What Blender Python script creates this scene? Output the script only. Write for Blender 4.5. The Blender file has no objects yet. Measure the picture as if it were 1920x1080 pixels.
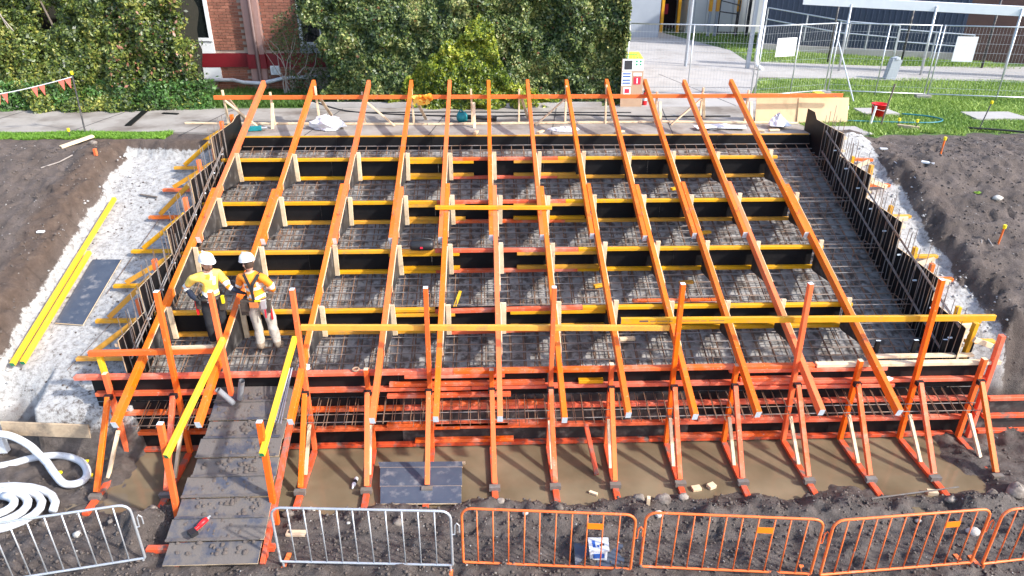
import bpy, math, random
import numpy as np
from mathutils import Vector, Matrix
random.seed(7); RNG = np.random.default_rng(7)
scene = bpy.context.scene
COL = scene.collection
R = math.radians
# ---------------------------------------------------------------- camera
PITCH, YAW, ROLL = R(26.36), R(2.176), R(0.2495)
cam_d = bpy.data.cameras.new('camera'); cam = bpy.data.objects.new('camera', cam_d); COL.objects.link(cam)
fw = Vector((math.sin(YAW)*math.cos(PITCH), math.cos(YAW)*math.cos(PITCH), -math.sin(PITCH)))
rt = Vector((math.cos(YAW), -math.sin(YAW), 0)); up = rt.cross(fw)
rt2 = rt*math.cos(ROLL) + up*math.sin(ROLL)
up2 = up*math.cos(ROLL) - rt*math.sin(ROLL)
M = Matrix((rt2, up2, -fw)).transposed().to_4x4(); M.translation = (0, 0, 7.7)
cam.matrix_world = M
cam_d.sensor_width = 36.0; cam_d.lens = 36.0*1321.76/1920; cam_d.clip_start = .1; cam_d.clip_end = 1000
scene.camera = cam
# ---------------------------------------------------------------- world, sun, exposure
SUN_EL = R(36)
SDIR = Vector((-.90*math.cos(SUN_EL), .44*math.cos(SUN_EL), -math.sin(SUN_EL))).normalized()   # travel direction of the light
w = bpy.data.worlds.new('World'); scene.world = w; w.use_nodes = True
nt = w.node_tree; bg = nt.nodes['Background']
sky = nt.nodes.new('ShaderNodeTexSky'); sky.sky_type = 'NISHITA'; sky.sun_disc = False
sky.sun_elevation = SUN_EL; sky.sun_rotation = math.atan2(-SDIR.x, -SDIR.y)
sky.air_density = .9; sky.dust_density = 1.6
nt.links.new(sky.outputs[0], bg.inputs[0]); bg.inputs[1].default_value = 0.15
sl = bpy.data.lights.new('sun', 'SUN'); sl.energy = 2.1; sl.angle = R(2.0); sl.color = (1, .97, .92)
so = bpy.data.objects.new('sun', sl); COL.objects.link(so); so.location = (20, -15, 30)
so.rotation_euler = SDIR.to_track_quat('-Z', 'Y').to_euler()
scene.view_settings.view_transform = 'Standard'; scene.view_settings.look = 'None'
scene.view_settings.exposure = 1.55; scene.view_settings.gamma = 1; scene.view_settings.use_curve_mapping = False

# ---------------------------------------------------------------- materials
MATS = {}
def mat(name, c1, c2=None, scale=6, stretch=(1,1,1), rough=.6, dirt=None, dirt_lo=.55, dirt_hi=.75, dirt_scale=3,
        bump=.15, bump_scale=30, rnd=.12, metal=0, spec=.4, attr=None, coat=0, scuff=None, scuff_lo=.62, hue=0):
    m = bpy.data.materials.new(name); m.use_nodes = True; MATS[name] = m
    t = m.node_tree; N = t.nodes; L = t.links
    b = N['Principled BSDF']; b.inputs['Roughness'].default_value = rough; b.inputs['Metallic'].default_value = metal
    b.inputs['Specular IOR Level'].default_value = spec
    if coat: b.inputs['Coat Weight'].default_value = coat
    tc = N.new('ShaderNodeTexCoord'); mp = N.new('ShaderNodeMapping'); mp.inputs['Scale'].default_value = stretch
    oi = N.new('ShaderNodeObjectInfo')
    mul = N.new('ShaderNodeVectorMath'); mul.operation = 'SCALE'; mul.inputs[0].default_value = (37, 61, 17)
    L.new(oi.outputs['Random'], mul.inputs['Scale'])
    L.new(tc.outputs['Object'], mp.inputs['Vector']); L.new(mul.outputs[0], mp.inputs['Location'])
    def noise(sc, det=5, src=mp):
        n = N.new('ShaderNodeTexNoise'); n.inputs['Scale'].default_value = sc; n.inputs['Detail'].default_value = det
        n.inputs['Roughness'].default_value = .6
        L.new(src.outputs[0], n.inputs['Vector']); return n
    def mix(fac, a, bb, blend='MIX'):
        x = N.new('ShaderNodeMix'); x.data_type = 'RGBA'; x.blend_type = blend
        if isinstance(fac, float): x.inputs[0].default_value = fac
        else: L.new(fac, x.inputs[0])
        for s, k in ((a, 6), (bb, 7)):
            if isinstance(s, tuple): x.inputs[k].default_value = (*s, 1)
            else: L.new(s, x.inputs[k])
        return x.outputs[2]
    def ramp(src, lo, hi):
        r = N.new('ShaderNodeMapRange'); r.inputs[1].default_value = lo; r.inputs[2].default_value = hi
        L.new(src, r.inputs[0]); return r.outputs[0]
    c2 = c2 or tuple(x*.75 for x in c1)
    n1 = noise(scale)
    col = mix(ramp(n1.outputs[0], .3, .7), c1, c2)
    if attr:
        a = N.new('ShaderNodeAttribute'); a.attribute_name = attr
        col = mix(1.0, col, a.outputs['Color'], 'MULTIPLY')
    if rnd:
        h = N.new('ShaderNodeHueSaturation'); L.new(col, h.inputs['Color'])
        r = N.new('ShaderNodeMapRange'); r.inputs[3].default_value = 1-rnd; r.inputs[4].default_value = 1+rnd
        L.new(oi.outputs['Random'], r.inputs[0]); L.new(r.outputs[0], h.inputs['Value']); col = h.outputs[0]
        if hue:
            fr_ = N.new('ShaderNodeMath'); fr_.operation = 'MULTIPLY'; fr_.inputs[1].default_value = 7.31; L.new(oi.outputs['Random'], fr_.inputs[0])
            f2 = N.new('ShaderNodeMath'); f2.operation = 'FRACT'; L.new(fr_.outputs[0], f2.inputs[0])
            hr = N.new('ShaderNodeMapRange'); hr.inputs[3].default_value = .5-hue*.2; hr.inputs[4].default_value = .5+hue*.6; L.new(f2.outputs[0], hr.inputs[0]); L.new(hr.outputs[0], h.inputs['Hue'])
            sr = N.new('ShaderNodeMapRange'); sr.inputs[3].default_value = .96; sr.inputs[4].default_value = 1.07; L.new(f2.outputs[0], sr.inputs[0]); L.new(sr.outputs[0], h.inputs['Saturation'])
    if dirt:
        n2 = noise(dirt_scale, 8, tc if False else mp)
        d = ramp(n2.outputs[0], dirt_lo, dirt_hi)
        col = mix(d, col, dirt)
        rr = N.new('ShaderNodeMapRange'); rr.inputs[3].default_value = rough; rr.inputs[4].default_value = min(1, rough+.3)
        L.new(d, rr.inputs[0]); L.new(rr.outputs[0], b.inputs['Roughness'])
    if scuff:
        n4 = noise(22, 6); col = mix(ramp(n4.outputs[0], scuff_lo, scuff_lo+.12), col, scuff)
        n5 = noise(1.3, 3); f5 = ramp(n5.outputs[0], .3, .75); col = mix(f5, col, mix(.14, col, scuff))
    L.new(col, b.inputs['Base Color'])
    if bump:
        n3 = noise(bump_scale, 4); bp = N.new('ShaderNodeBump'); bp.inputs['Strength'].default_value = bump
        bp.inputs['Distance'].default_value = .02
        L.new(n3.outputs[0], bp.inputs['Height']); L.new(bp.outputs[0], b.inputs['Normal'])
    return m
DIRT = (.16, .13, .105)
mat('orange', (.85,.155,.024), (.77,.125,.018), 3, (1,1,1), .45, DIRT, .60, .80, 6, .12, 40, .12, spec=.35, scuff=(.74,.34,.17), scuff_lo=.62, hue=.010)
mat('orange_post', (.88,.135,.014), (.80,.105,.010), 3, (1,1,1), .45, DIRT, .62, .84, 6, .10, 40, .10, spec=.35, scuff=(.78,.34,.16), scuff_lo=.63, hue=.008)
mat('orange_front', (.80,.115,.022), (.70,.085,.016), 4, (1,1,1), .5, (.66,.34,.25), .50, .84, 3.5, .1, 40, .12, spec=.35, scuff=(.62,.48,.42), scuff_lo=.62, hue=.010)
mat('orange_mud', (.74,.10,.03), (.6,.075,.025), 4, (1,1,1), .55, DIRT, .47, .66, 6, .15, 40, .1)
mat('yellow', (.78,.365,.020), (.68,.29,.015), 4, (1,1,1), .5, (.30,.19,.08), .56, .80, 5, .12, 40, .10, scuff=(.50,.32,.12), hue=.010)
mat('yellow_bright', (.84,.48,.018), (.78,.42,.014), 4, (1,1,1), .5, (.40,.30,.12), .60, .85, 5, .10, 40, .05, scuff=(.70,.52,.16), scuff_lo=.66)
mat('pine', (.78,.62,.42), (.62,.44,.26), 5, (1,1,1), .7, (.30,.24,.18), .58, .8, 5, .12, 30, .1)
mat('pine_dirty', (.55,.42,.28), (.40,.29,.19), 5, (1,1,1), .75, (.16,.13,.10), .45, .7, 4, .15, 30, .1)
mat('ply_raw', (.66,.48,.28), (.56,.39,.22), 3, (1,1,.3), .7, (.34,.25,.16), .6, .8, 3, .08, 30, .06)
mat('ply_black', (.008,.008,.009), (.013,.012,.0125), 5, (1,1,1), .5, (.07,.066,.062), .66, .95, 4, .03, 30, .15, spec=.18)
mat('ply_dusty', (.025,.023,.023), (.045,.041,.039), 5, (1,1,1), .55, (.17,.155,.14), .52, .85, 5, .05, 30, .15, spec=.4)
mat('ply_blue', (.05,.065,.095), (.075,.09,.12), 4, (1,1,1), .45, (.30,.28,.27), .55, .82, 5, .05, 30, .08)
mat('ply_ramp', (.05,.056,.078), (.075,.078,.095), 4, (1,1,1), .5, (.13,.112,.10), .37, .50, 3.0, .35, 25, .1)
mat('end_white', (.80,.84,.86), (.62,.72,.78), 8, (1,1,1), .6, rnd=.03)
mat('end_green', (.02,.30,.12), None, 8, rough=.6)
mat('rebar', (.16,.12,.095), (.24,.14,.082), 9, (1,1,1), .5, (.24,.228,.22), .40, .6, 2.5, .1, 60, .15, metal=.25)
mat('rebar_rust', (.26,.135,.072), (.14,.085,.056), 9, (1,1,1), .75, (.09,.085,.085), .5, .7, 3, .1, 60, .15, metal=.1)
mat('blinding', (.42,.395,.36), (.25,.23,.205), 5, (1,1,1), .8, (.12,.098,.082), .45, .60, 6, .3, 20, 0)
mat('concrete', (.42,.395,.37), (.35,.325,.30), 1.2, (1,1,1), .85, (.22,.195,.17), .52, .8, .8, .2, 40, .04)
mat('concrete_path', (.37,.335,.295), (.29,.26,.225), 1.4, (1,1,1), .85, (.16,.13,.105), .45, .68, .9, .2, 40, .0)
mat('steel', (.62,.64,.66), (.50,.52,.54), 8, (1,1,1), .38, (.34,.26,.2), .60, .8, 9, .05, 40, .05, metal=.55)
mat('barrier_orange', (.86,.19,.045), (.78,.15,.035), 6, (1,1,1), .45, (.40,.31,.26), .58, .8, 12, .03, 40, .08)
mat('tag_orange', (.95,.25,.01), (.92,.22,.01), 6, rough=.5, bump=0)
mat('dark_steel', (.05,.05,.055), (.09,.085,.085), 10, rough=.5, metal=.5, dirt=(.30,.27,.24), dirt_lo=.5, dirt_hi=.75, dirt_scale=9)
mat('foot_block', (.20,.19,.18), (.12,.11,.10), 12, rough=.7, dirt=DIRT, dirt_lo=.4, dirt_hi=.6)
mat('mud_stone', (.34,.29,.24), (.22,.185,.155), 8, rough=.85, dirt=(.10,.08,.068), dirt_lo=.42, dirt_hi=.62, dirt_scale=4, bump=.5, rnd=.3)
mat('pale_stone', (.60,.56,.50), (.48,.44,.38), 8, rough=.85, dirt=(.22,.18,.15), dirt_lo=.55, dirt_hi=.75, bump=.4, rnd=.15)
mat('white', (.80,.80,.79), (.72,.72,.71), 5, rough=.5, rnd=.03, bump=.05)
mat('white_pipe', (.66,.68,.70), (.58,.60,.63), 5, rough=.4, rnd=.02, bump=0, dirt=(.30,.26,.22), dirt_lo=.56, dirt_hi=.80, dirt_scale=6)
mat('white_paint', (.76,.78,.79), (.70,.72,.73), 3, rough=.55, rnd=.03, bump=.04)
mat('plastic_film', (.74,.75,.76), (.62,.63,.65), 6, rough=.25, rnd=0, bump=.3, bump_scale=14)
mat('red_plastic', (.82,.02,.025), (.72,.015,.02), 3, rough=.4, rnd=0, bump=0)
mat('red_band', (.20,.011,.018), (.16,.009,.014), 3, rough=.5, rnd=.04, bump=.05)
mat('flag', (.85,.20,.14), (.80,.16,.11), 5, rough=.7, rnd=.05, bump=.1)
mat('brick', (.30,.125,.08), (.235,.09,.058), 4, rough=.85, bump=.3, rnd=.22)
mat('mortar', (.44,.36,.30), (.36,.29,.24), 6, rough=.9, bump=.3, rnd=0)
mat('pilaster', (.36,.22,.19), (.30,.18,.155), 3, rough=.8, rnd=.03)
mat('pipe_brown', (.17,.10,.085), (.13,.08,.07), 5, rough=.5)
mat('glass_dark', (.010,.013,.014), (.016,.02,.018), 2, rough=.06, rnd=0, bump=0, spec=.6)
mat('navy', (.012,.018,.035), (.02,.026,.045), 20, rough=.85, bump=.3, rnd=0)
mat('black_cloth', (.016,.017,.02), (.028,.028,.03), 20, rough=.85, bump=.3, rnd=0)
mat('khaki', (.50,.45,.38), (.40,.355,.295), 10, rough=.9, bump=.4, rnd=0, dirt=(.24,.19,.15), dirt_lo=.55, dirt_hi=.8, dirt_scale=6)
mat('boot', (.40,.31,.22), (.27,.21,.155), 12, rough=.8, rnd=0)
mat('hivis_yellow', (.92,.70,.16), (.88,.50,.06), 9, rough=.75, bump=.3, rnd=0)
mat('hivis_orange', (.95,.30,.02), (.88,.24,.015), 9, rough=.75, bump=.3, rnd=0)
mat('reflective', (.80,.80,.76), (.72,.72,.68), 20, rough=.4, bump=.1, rnd=0)
mat('skin', (.56,.33,.24), (.50,.28,.20), 12, rough=.6, bump=.05, rnd=0)
mat('hair', (.045,.026,.018), (.07,.04,.025), 30, rough=.7, bump=.3, rnd=0)
mat('helmet', (.84,.84,.83), (.80,.80,.79), 3, rough=.28, bump=0, rnd=0)
mat('leather', (.05,.04,.035), (.09,.07,.05), 14, rough=.7)
mat('leather_tan', (.52,.17,.05), (.42,.13,.04), 14, rough=.7)
mat('black_plastic', (.014,.014,.016), (.022,.022,.024), 12, rough=.45, rnd=0)
mat('grey_pvc', (.30,.31,.33), (.22,.225,.24), 6, rough=.5, dirt=DIRT, dirt_lo=.5, dirt_hi=.7)
mat('blue_plastic', (.02,.06,.42), (.015,.04,.30), 7, rough=.4, rnd=.1, bump=.2)
mat('teal_plastic', (.01,.24,.27), (.01,.16,.19), 7, rough=.5, rnd=.1)
mat('green_plastic', (.05,.42,.10), None, 7, rough=.5)
mat('yellow_plastic', (.92,.72,.02), (.86,.64,.015), 5, rough=.45, rnd=.03, bump=0)
mat('bin_green', (.02,.06,.045), None, 5, rough=.5)
mat('cardboard', (.42,.28,.18), (.36,.235,.15), 4, rough=.8)
mat('print_blue', (.03,.11,.40), None, 5, rough=.6, rnd=0, bump=0)
mat('print_red', (.72,.02,.05), None, 5, rough=.6, rnd=0, bump=0)
mat('print_green', (.02,.32,.15), None, 5, rough=.6, rnd=0, bump=0)
mat('print_dark', (.03,.03,.035), None, 5, rough=.6, rnd=0, bump=0)
mat('hose', (.03,.22,.26), (.02,.16,.2), 7, rough=.4)
mat('hose_black', (.016,.016,.018), None, 7, rough=.45)
mat('bark', (.20,.165,.135), (.13,.105,.085), 10, rough=.9, bump=.5)
mat('dead_wood', (.40,.35,.31), (.30,.26,.23), 10, rough=.9, bump=.4)
mat('blue_steel', (.040,.056,.095), (.033,.047,.08), 2, rough=.45, rnd=.02, bump=0)
mat('pale_wall', (.62,.65,.66), (.56,.59,.60), 2, rough=.7, rnd=.02)
mat('grey_wall', (.35,.38,.42), (.31,.34,.38), 2, rough=.7, rnd=.02)
mat('interior', (.035,.012,.012), (.02,.01,.01), 2, rough=.8, rnd=0)
mat('seat_red', (.55,.02,.05), None, 4, rough=.5)
mat('brown_wall', (.10,.055,.045), (.075,.04,.035), 2, rough=.8, rnd=0)
mat('cream', (.72,.70,.62), (.66,.64,.56), 2, rough=.6, rnd=.02)

def leaf_mat(name, gloss=.42):
    m = bpy.data.materials.new(name); m.use_nodes = True; MATS[name] = m
    t = m.node_tree; N = t.nodes; L = t.links; b = N['Principled BSDF']
    a = N.new('ShaderNodeAttribute'); a.attribute_name = 'tint'
    L.new(a.outputs['Color'], b.inputs['Base Color']); b.inputs['Roughness'].default_value = gloss
    b.inputs['Specular IOR Level'].default_value = .5
    tr = N.new('ShaderNodeBsdfTranslucent'); L.new(a.outputs['Color'], tr.inputs[0])
    mx = N.new('ShaderNodeMixShader'); mx.inputs[0].default_value = .22
    L.new(b.outputs[0], mx.inputs[1]); L.new(tr.outputs[0], mx.inputs[2]); L.new(mx.outputs[0], N['Material Output'].inputs[0])
leaf_mat('leaf'); leaf_mat('grass_blade', .6)

def water_mat():
    m = bpy.data.materials.new('muddy_water'); m.use_nodes = True; MATS['muddy_water'] = m
    t = m.node_tree; N = t.nodes; L = t.links; b = N['Principled BSDF']
    tc = N.new('ShaderNodeTexCoord'); n = N.new('ShaderNodeTexNoise'); n.inputs['Scale'].default_value = .9; n.inputs['Detail'].default_value = 6
    L.new(tc.outputs['Object'], n.inputs['Vector'])
    cr = N.new('ShaderNodeValToRGB'); cr.color_ramp.elements[0].position = .33; cr.color_ramp.elements[1].position = .68
    cr.color_ramp.elements[0].color = (.125,.093,.055,1); cr.color_ramp.elements[1].color = (.225,.173,.108,1)
    L.new(n.outputs[0], cr.inputs[0]); L.new(cr.outputs[0], b.inputs['Base Color'])
    b.inputs['Roughness'].default_value = .05; b.inputs['IOR'].default_value = 1.33
    n2 = N.new('ShaderNodeTexNoise'); n2.inputs['Scale'].default_value = 7
    L.new(tc.outputs['Object'], n2.inputs['Vector'])
    bp = N.new('ShaderNodeBump'); bp.inputs['Strength'].default_value = .06; L.new(n2.outputs[0], bp.inputs['Height']); L.new(bp.outputs[0], b.inputs['Normal'])
water_mat()

def ground_mat():
    m = bpy.data.materials.new('ground_mix'); m.use_nodes = True; MATS['ground_mix'] = m
    t = m.node_tree; N = t.nodes; L = t.links; b = N['Principled BSDF']
    tc = N.new('ShaderNodeTexCoord'); a = N.new('ShaderNodeAttribute'); a.attribute_name = 'zone'
    sp = N.new('ShaderNodeSeparateColor'); L.new(a.outputs['Color'], sp.inputs[0])
    def noise(sc, det=8, ro=.65):
        n = N.new('ShaderNodeTexNoise'); n.inputs['Scale'].default_value = sc; n.inputs['Detail'].default_value = det; n.inputs['Roughness'].default_value = ro
        L.new(tc.outputs['Object'], n.inputs['Vector']); return n.outputs[0]
    def ramp(s, stops):
        c = N.new('ShaderNodeValToRGB'); e = c.color_ramp.elements
        e[0].position, e[0].color = stops[0][0], (*stops[0][1], 1); e[1].position, e[1].color = stops[-1][0], (*stops[-1][1], 1)
        for p, k in stops[1:-1]:
            x = e.new(p); x.color = (*k, 1)
        L.new(s, c.inputs[0]); return c.outputs[0]
    def mix(f, x, y):
        k = N.new('ShaderNodeMix'); k.data_type = 'RGBA'; L.new(f, k.inputs[0]); L.new(x, k.inputs[6]); L.new(y, k.inputs[7]); return k.outputs[2]
    def thr(f, s, wd=.18):      # zone weight broken up by noise
        ad = N.new('ShaderNodeMath'); ad.operation = 'ADD'; L.new(f, ad.inputs[0])
        sb = N.new('ShaderNodeMath'); sb.operation = 'MULTIPLY_ADD'; L.new(s, sb.inputs[0]); sb.inputs[1].default_value = 1.1; sb.inputs[2].default_value = -.55
        L.new(sb.outputs[0], ad.inputs[1])
        r = N.new('ShaderNodeMapRange'); r.inputs[1].default_value = .5-wd/2; r.inputs[2].default_value = .5+wd/2; L.new(ad.outputs[0], r.inputs[0]); return r.outputs[0]
    n_big, n_mid, n_fine, n_spk = noise(.7), noise(5.5, 10, .72), noise(42, 6, .78), noise(11, 10, .78)
    soil = ramp(n_mid, [(.25,(.056,.041,.034)), (.5,(.108,.083,.070)), (.68,(.150,.119,.102)), (.8,(.205,.168,.146))])
    soil2 = ramp(n_fine, [(.3,(.052,.039,.032)), (.52,(.108,.083,.070)), (.66,(.158,.127,.109)), (.78,(.28,.242,.212))])
    k = N.new('ShaderNodeMix'); k.data_type = 'RGBA'; k.inputs[0].default_value = .5; L.new(soil, k.inputs[6]); L.new(soil2, k.inputs[7]); soil = k.outputs[2]
    brown = ramp(n_mid, [(.25,(.055,.036,.026)), (.55,(.11,.074,.054)), (.75,(.17,.125,.095))])
    sand = ramp(n_spk, [(.31,(.12,.105,.092)), (.42,(.26,.245,.228)), (.52,(.40,.388,.37)), (.70,(.52,.51,.49))])
    mud = ramp(n_mid, [(.25,(.038,.029,.024)), (.45,(.082,.064,.054)), (.65,(.14,.113,.097)), (.8,(.21,.178,.155))])
    gr = ramp(n_mid, [(.3,(.05,.10,.016)), (.7,(.11,.19,.035))])
    dm = N.new('ShaderNodeMix'); dm.data_type = 'RGBA'; dm.blend_type = 'MULTIPLY'; dm.inputs[0].default_value = 1; L.new(soil, dm.inputs[6]); L.new(ramp(noise(1.6, 5, .6), [(.32,(.72,.70,.68)), (.55,(1.12,1.12,1.12)), (.7,(1.4,1.4,1.4))]), dm.inputs[7]); soil = dm.outputs[2]
    col = mix(thr(sp.outputs[2], n_big, .5), soil, brown)
    col = mix(thr(sp.outputs[0], n_spk), col, sand)
    mz = N.new('ShaderNodeAttribute'); mz.attribute_name = 'mud'
    col = mix(thr(mz.outputs['Fac'], n_mid, .3), col, mud)
    col = mix(thr(sp.outputs[1], n_fine, .12), col, gr)
    L.new(col, b.inputs['Base Color'])
    rr = N.new('ShaderNodeMapRange'); rr.inputs[3].default_value = .92; rr.inputs[4].default_value = .55; L.new(mz.outputs['Fac'], rr.inputs[0]); L.new(rr.outputs[0], b.inputs['Roughness'])
    b1 = N.new('ShaderNodeBump'); bs1 = N.new('ShaderNodeMapRange'); bs1.inputs[3].default_value = .9; bs1.inputs[4].default_value = .35; L.new(sp.outputs[0], bs1.inputs[0]); L.new(bs1.outputs[0], b1.inputs['Strength']); b1.inputs['Distance'].default_value = .04; L.new(n_fine, b1.inputs['Height'])
    b2 = N.new('ShaderNodeBump'); bs = N.new('ShaderNodeMapRange'); bs.inputs[3].default_value = .5; bs.inputs[4].default_value = .12; L.new(sp.outputs[0], bs.inputs[0]); L.new(bs.outputs[0], b2.inputs['Strength']); b2.inputs['Distance'].default_value = .04; L.new(n_spk, b2.inputs['Height']); L.new(b1.outputs[0], b2.inputs['Normal'])
    L.new(b2.outputs[0], b.inputs['Normal'])
ground_mat()

# ---------------------------------------------------------------- helpers
def setp(o, label=None, cat=None, group=None, kind=None):
    if label: o['label'] = label
    if cat: o['category'] = cat
    if group: o['group'] = group
    if kind: o['kind'] = kind
    return o
ORG = {}
# The trench group (front form, props, ramp, barriers) is written in its own site grid: one grid unit is 1.04 m and its datum,
# the trench floor, lies .308 m below the datum of the stair. ZS switches the builders between the two grids.
FS, DROP = 1.04, .308
ZS = 1.0
def zp(p): return Vector(p)*ZS-Vector((0, 0, DROP if ZS != 1 else 0))
def thing(name, label, cat, loc=(0,0,0), group=None, rotz=0):
    o = bpy.data.objects.new(name, None); COL.objects.link(o); o.empty_display_size = .1
    o.location = zp(loc); o.rotation_euler = (0, 0, rotz); ORG[o] = zp(loc); return setp(o, label, cat, group)
def V(*a): return Vector(a[0] if len(a) == 1 else a)
class MB:
    def __init__(s): s.v = []; s.f = []; s.m = []
    def add(s, vs, fs, mi=0):
        k = len(s.v); s.v += [tuple(q) for q in vs]
        for i, q in enumerate(fs):
            s.f.append([k+j for j in q]); s.m.append(mi[i] if isinstance(mi, (list, tuple)) else mi)
        return s
    def box(s, x0, x1, y0, y1, z0, z1, mi=0):
        return s.add([(x0,y0,z0),(x1,y0,z0),(x1,y1,z0),(x0,y1,z0),(x0,y0,z1),(x1,y0,z1),(x1,y1,z1),(x0,y1,z1)],
              [(0,3,2,1),(4,5,6,7),(0,1,5,4),(1,2,6,5),(2,3,7,6),(3,0,4,7)], mi)
    def beam(s, a, b, wd, h, mi=0, e0=None, e1=None, upv=(0,0,1), ch=.004):
        a, b = V(a), V(b); d = (b-a).normalized(); sd = d.cross(V(upv))
        if sd.length < 1e-4: sd = d.cross(V((0,1,0)))
        sd.normalize(); u = sd.cross(d)
        c = min(ch, wd*.2, h*.2)
        prof = [(-wd/2+c,-h/2),(wd/2-c,-h/2),(wd/2,-h/2+c),(wd/2,h/2-c),(wd/2-c,h/2),(-wd/2+c,h/2),(-wd/2,h/2-c),(-wd/2,-h/2+c)]
        vs = [a+sd*p+u*q for p, q in prof]+[b+sd*p+u*q for p, q in prof]
        fs = [(i,(i+1)%8,8+(i+1)%8,8+i) for i in range(8)]+[tuple(range(7,-1,-1)), tuple(range(8,16))]
        return s.add(vs, fs, [mi]*8+[mi if e0 is None else e0, mi if e1 is None else e1])
    def cyl(s, a, b, r, n=8, mi=0, r2=None, caps=True):
        return s.tube([a, b], [r, r if r2 is None else r2], n, mi, caps)
    def tube(s, pts, r, n=6, mi=0, caps=True, closed=False):
        pts = [V(p) for p in pts]; k = len(pts); rs = r if isinstance(r, (list, tuple)) else [r]*k
        vs = []; ref = None
        for i, p in enumerate(pts):
            if closed: d = pts[(i+1)%k]-pts[i-1]
            else: d = pts[min(i+1,k-1)]-pts[max(i-1,0)]
            d.normalize()
            if ref is None: ref = V((0,0,1)) if abs(d.z) < .9 else V((1,0,0))
            sd = d.cross(ref); 
            if sd.length < 1e-5: sd = d.orthogonal()
            sd.normalize(); u = sd.cross(d); ref = u
            for j in range(n):
                t = 2*math.pi*j/n; vs.append(p+(sd*math.cos(t)+u*math.sin(t))*rs[i])
        fs = []
        for i in range(k if closed else k-1):
            for j in range(n):
                a0 = i*n+j; a1 = i*n+(j+1)%n; b0 = ((i+1)%k)*n+j; b1 = ((i+1)%k)*n+(j+1)%n
                fs.append((a0,b0,b1,a1))
        if caps and not closed: fs += [tuple(range(n)), tuple(range((k-1)*n+n-1, (k-1)*n-1, -1))]
        return s.add(vs, fs, mi)
    def lathe(s, c, prof, n=16, mi=0, axis=None):
        c = V(c); vs = []; q = V((0,0,1)).rotation_difference(V(axis)) if axis else None
        for r, z in prof:
            for j in range(n):
                t = 2*math.pi*j/n; p = V((r*math.cos(t), r*math.sin(t), z))
                vs.append(c+(q @ p if q else p))
        fs = [(i*n+j, i*n+(j+1)%n, (i+1)*n+(j+1)%n, (i+1)*n+j) for i in range(len(prof)-1) for j in range(n)]
        fs += [tuple(range(n-1,-1,-1)), tuple(range((len(prof)-1)*n, len(prof)*n))]
        return s.add(vs, fs, mi)
    def prism(s, poly, ax, t0, t1, mi=0, emi=None):      # poly in the plane normal to axis ax
        def P3(p, t): return {0:(t,p[0],p[1]), 1:(p[0],t,p[1]), 2:(p[0],p[1],t)}[ax]
        n = len(poly); vs = [P3(p,t0) for p in poly]+[P3(p,t1) for p in poly]
        fs = [tuple(range(n-1,-1,-1)), tuple(range(n,2*n))]+[(i,(i+1)%n,n+(i+1)%n,n+i) for i in range(n)]
        return s.add(vs, fs, [mi,mi]+[mi if emi is None else emi]*n)
    def build(s, name, mats, parent=None, label=None, cat=None, group=None, kind=None, smooth=False, local=False):
        me = bpy.data.meshes.new(name)
        if isinstance(mats, str): mats = [mats]
        if ZS != 1: s.v = [tuple(Vector(q)*ZS) for q in s.v] if local else [tuple(zp(q)) for q in s.v]
        if local: o0 = Vector((0,0,0))
        elif parent is not None: o0 = ORG[parent]
        else:
            A = np.array(s.v); o0 = Vector(((A[:,0].min()+A[:,0].max())/2, (A[:,1].min()+A[:,1].max())/2, A[:,2].min()))
        me.from_pydata([(q[0]-o0[0], q[1]-o0[1], q[2]-o0[2]) for q in s.v], [], s.f)
        for k in mats: me.materials.append(MATS[k])
        me.polygons.foreach_set('material_index', s.m)
        if smooth: me.polygons.foreach_set('use_smooth', [True]*len(s.f))
        me.update()
        import bmesh
        bm = bmesh.new(); bm.from_mesh(me); bmesh.ops.recalc_face_normals(bm, faces=bm.faces); bm.to_mesh(me); bm.free()
        o = bpy.data.objects.new(name, me); COL.objects.link(o)
        if parent is not None:
            o.parent = parent; ORG[o] = o0      # sub-parts keep their thing's origin
        elif not local: o.location = o0; ORG[o] = o0
        return setp(o, label, cat, group, kind)
def inst(name, me, parent, loc, rot=(0,0,0), scale=(1,1,1)):
    o = bpy.data.objects.new(name, me); COL.objects.link(o); o.parent = parent
    o.location = zp(loc)-(ORG[parent] if parent else Vector((0,0,0))); o.rotation_euler = rot; o.scale = tuple(k*ZS for k in scale); return o
def put_mesh(name, verts, faces4, mats, tint=None, attrs=None, smooth=False):
    me = bpy.data.meshes.new(name); verts = np.asarray(verts, np.float32); faces = np.asarray(faces4, np.int32)
    nf, k = faces.shape
    me.vertices.add(len(verts)); me.vertices.foreach_set('co', verts.ravel())
    me.loops.add(nf*k); me.loops.foreach_set('vertex_index', faces.ravel())
    me.polygons.add(nf); me.polygons.foreach_set('loop_start', np.arange(nf, dtype=np.int32)*k)
    me.polygons.foreach_set('loop_total', np.full(nf, k, np.int32))
    if smooth: me.polygons.foreach_set('use_smooth', np.ones(nf, bool))
    for q in ([mats] if isinstance(mats, str) else mats): me.materials.append(MATS[q])
    if tint is not None:
        a = me.color_attributes.new('tint', 'FLOAT_COLOR', 'POINT'); c = np.ones((len(verts),4), np.float32); c[:,:3] = tint; a.data.foreach_set('color', c.ravel())
    for nm, arr in (attrs or {}).items():
        if arr.ndim == 2:
            a = me.color_attributes.new(nm, 'FLOAT_COLOR', 'POINT'); c = np.ones((len(verts),4), np.float32); c[:,:3] = arr; a.data.foreach_set('color', c.ravel())
        else:
            a = me.attributes.new(nm, 'FLOAT', 'POINT'); a.data.foreach_set('value', arr.astype(np.float32))
    me.update(calc_edges=True); me.validate()
    o = bpy.data.objects.new(name, me); COL.objects.link(o); return o
_LAT = np.random.default_rng(3).random((256,256)).astype(np.float32)
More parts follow.
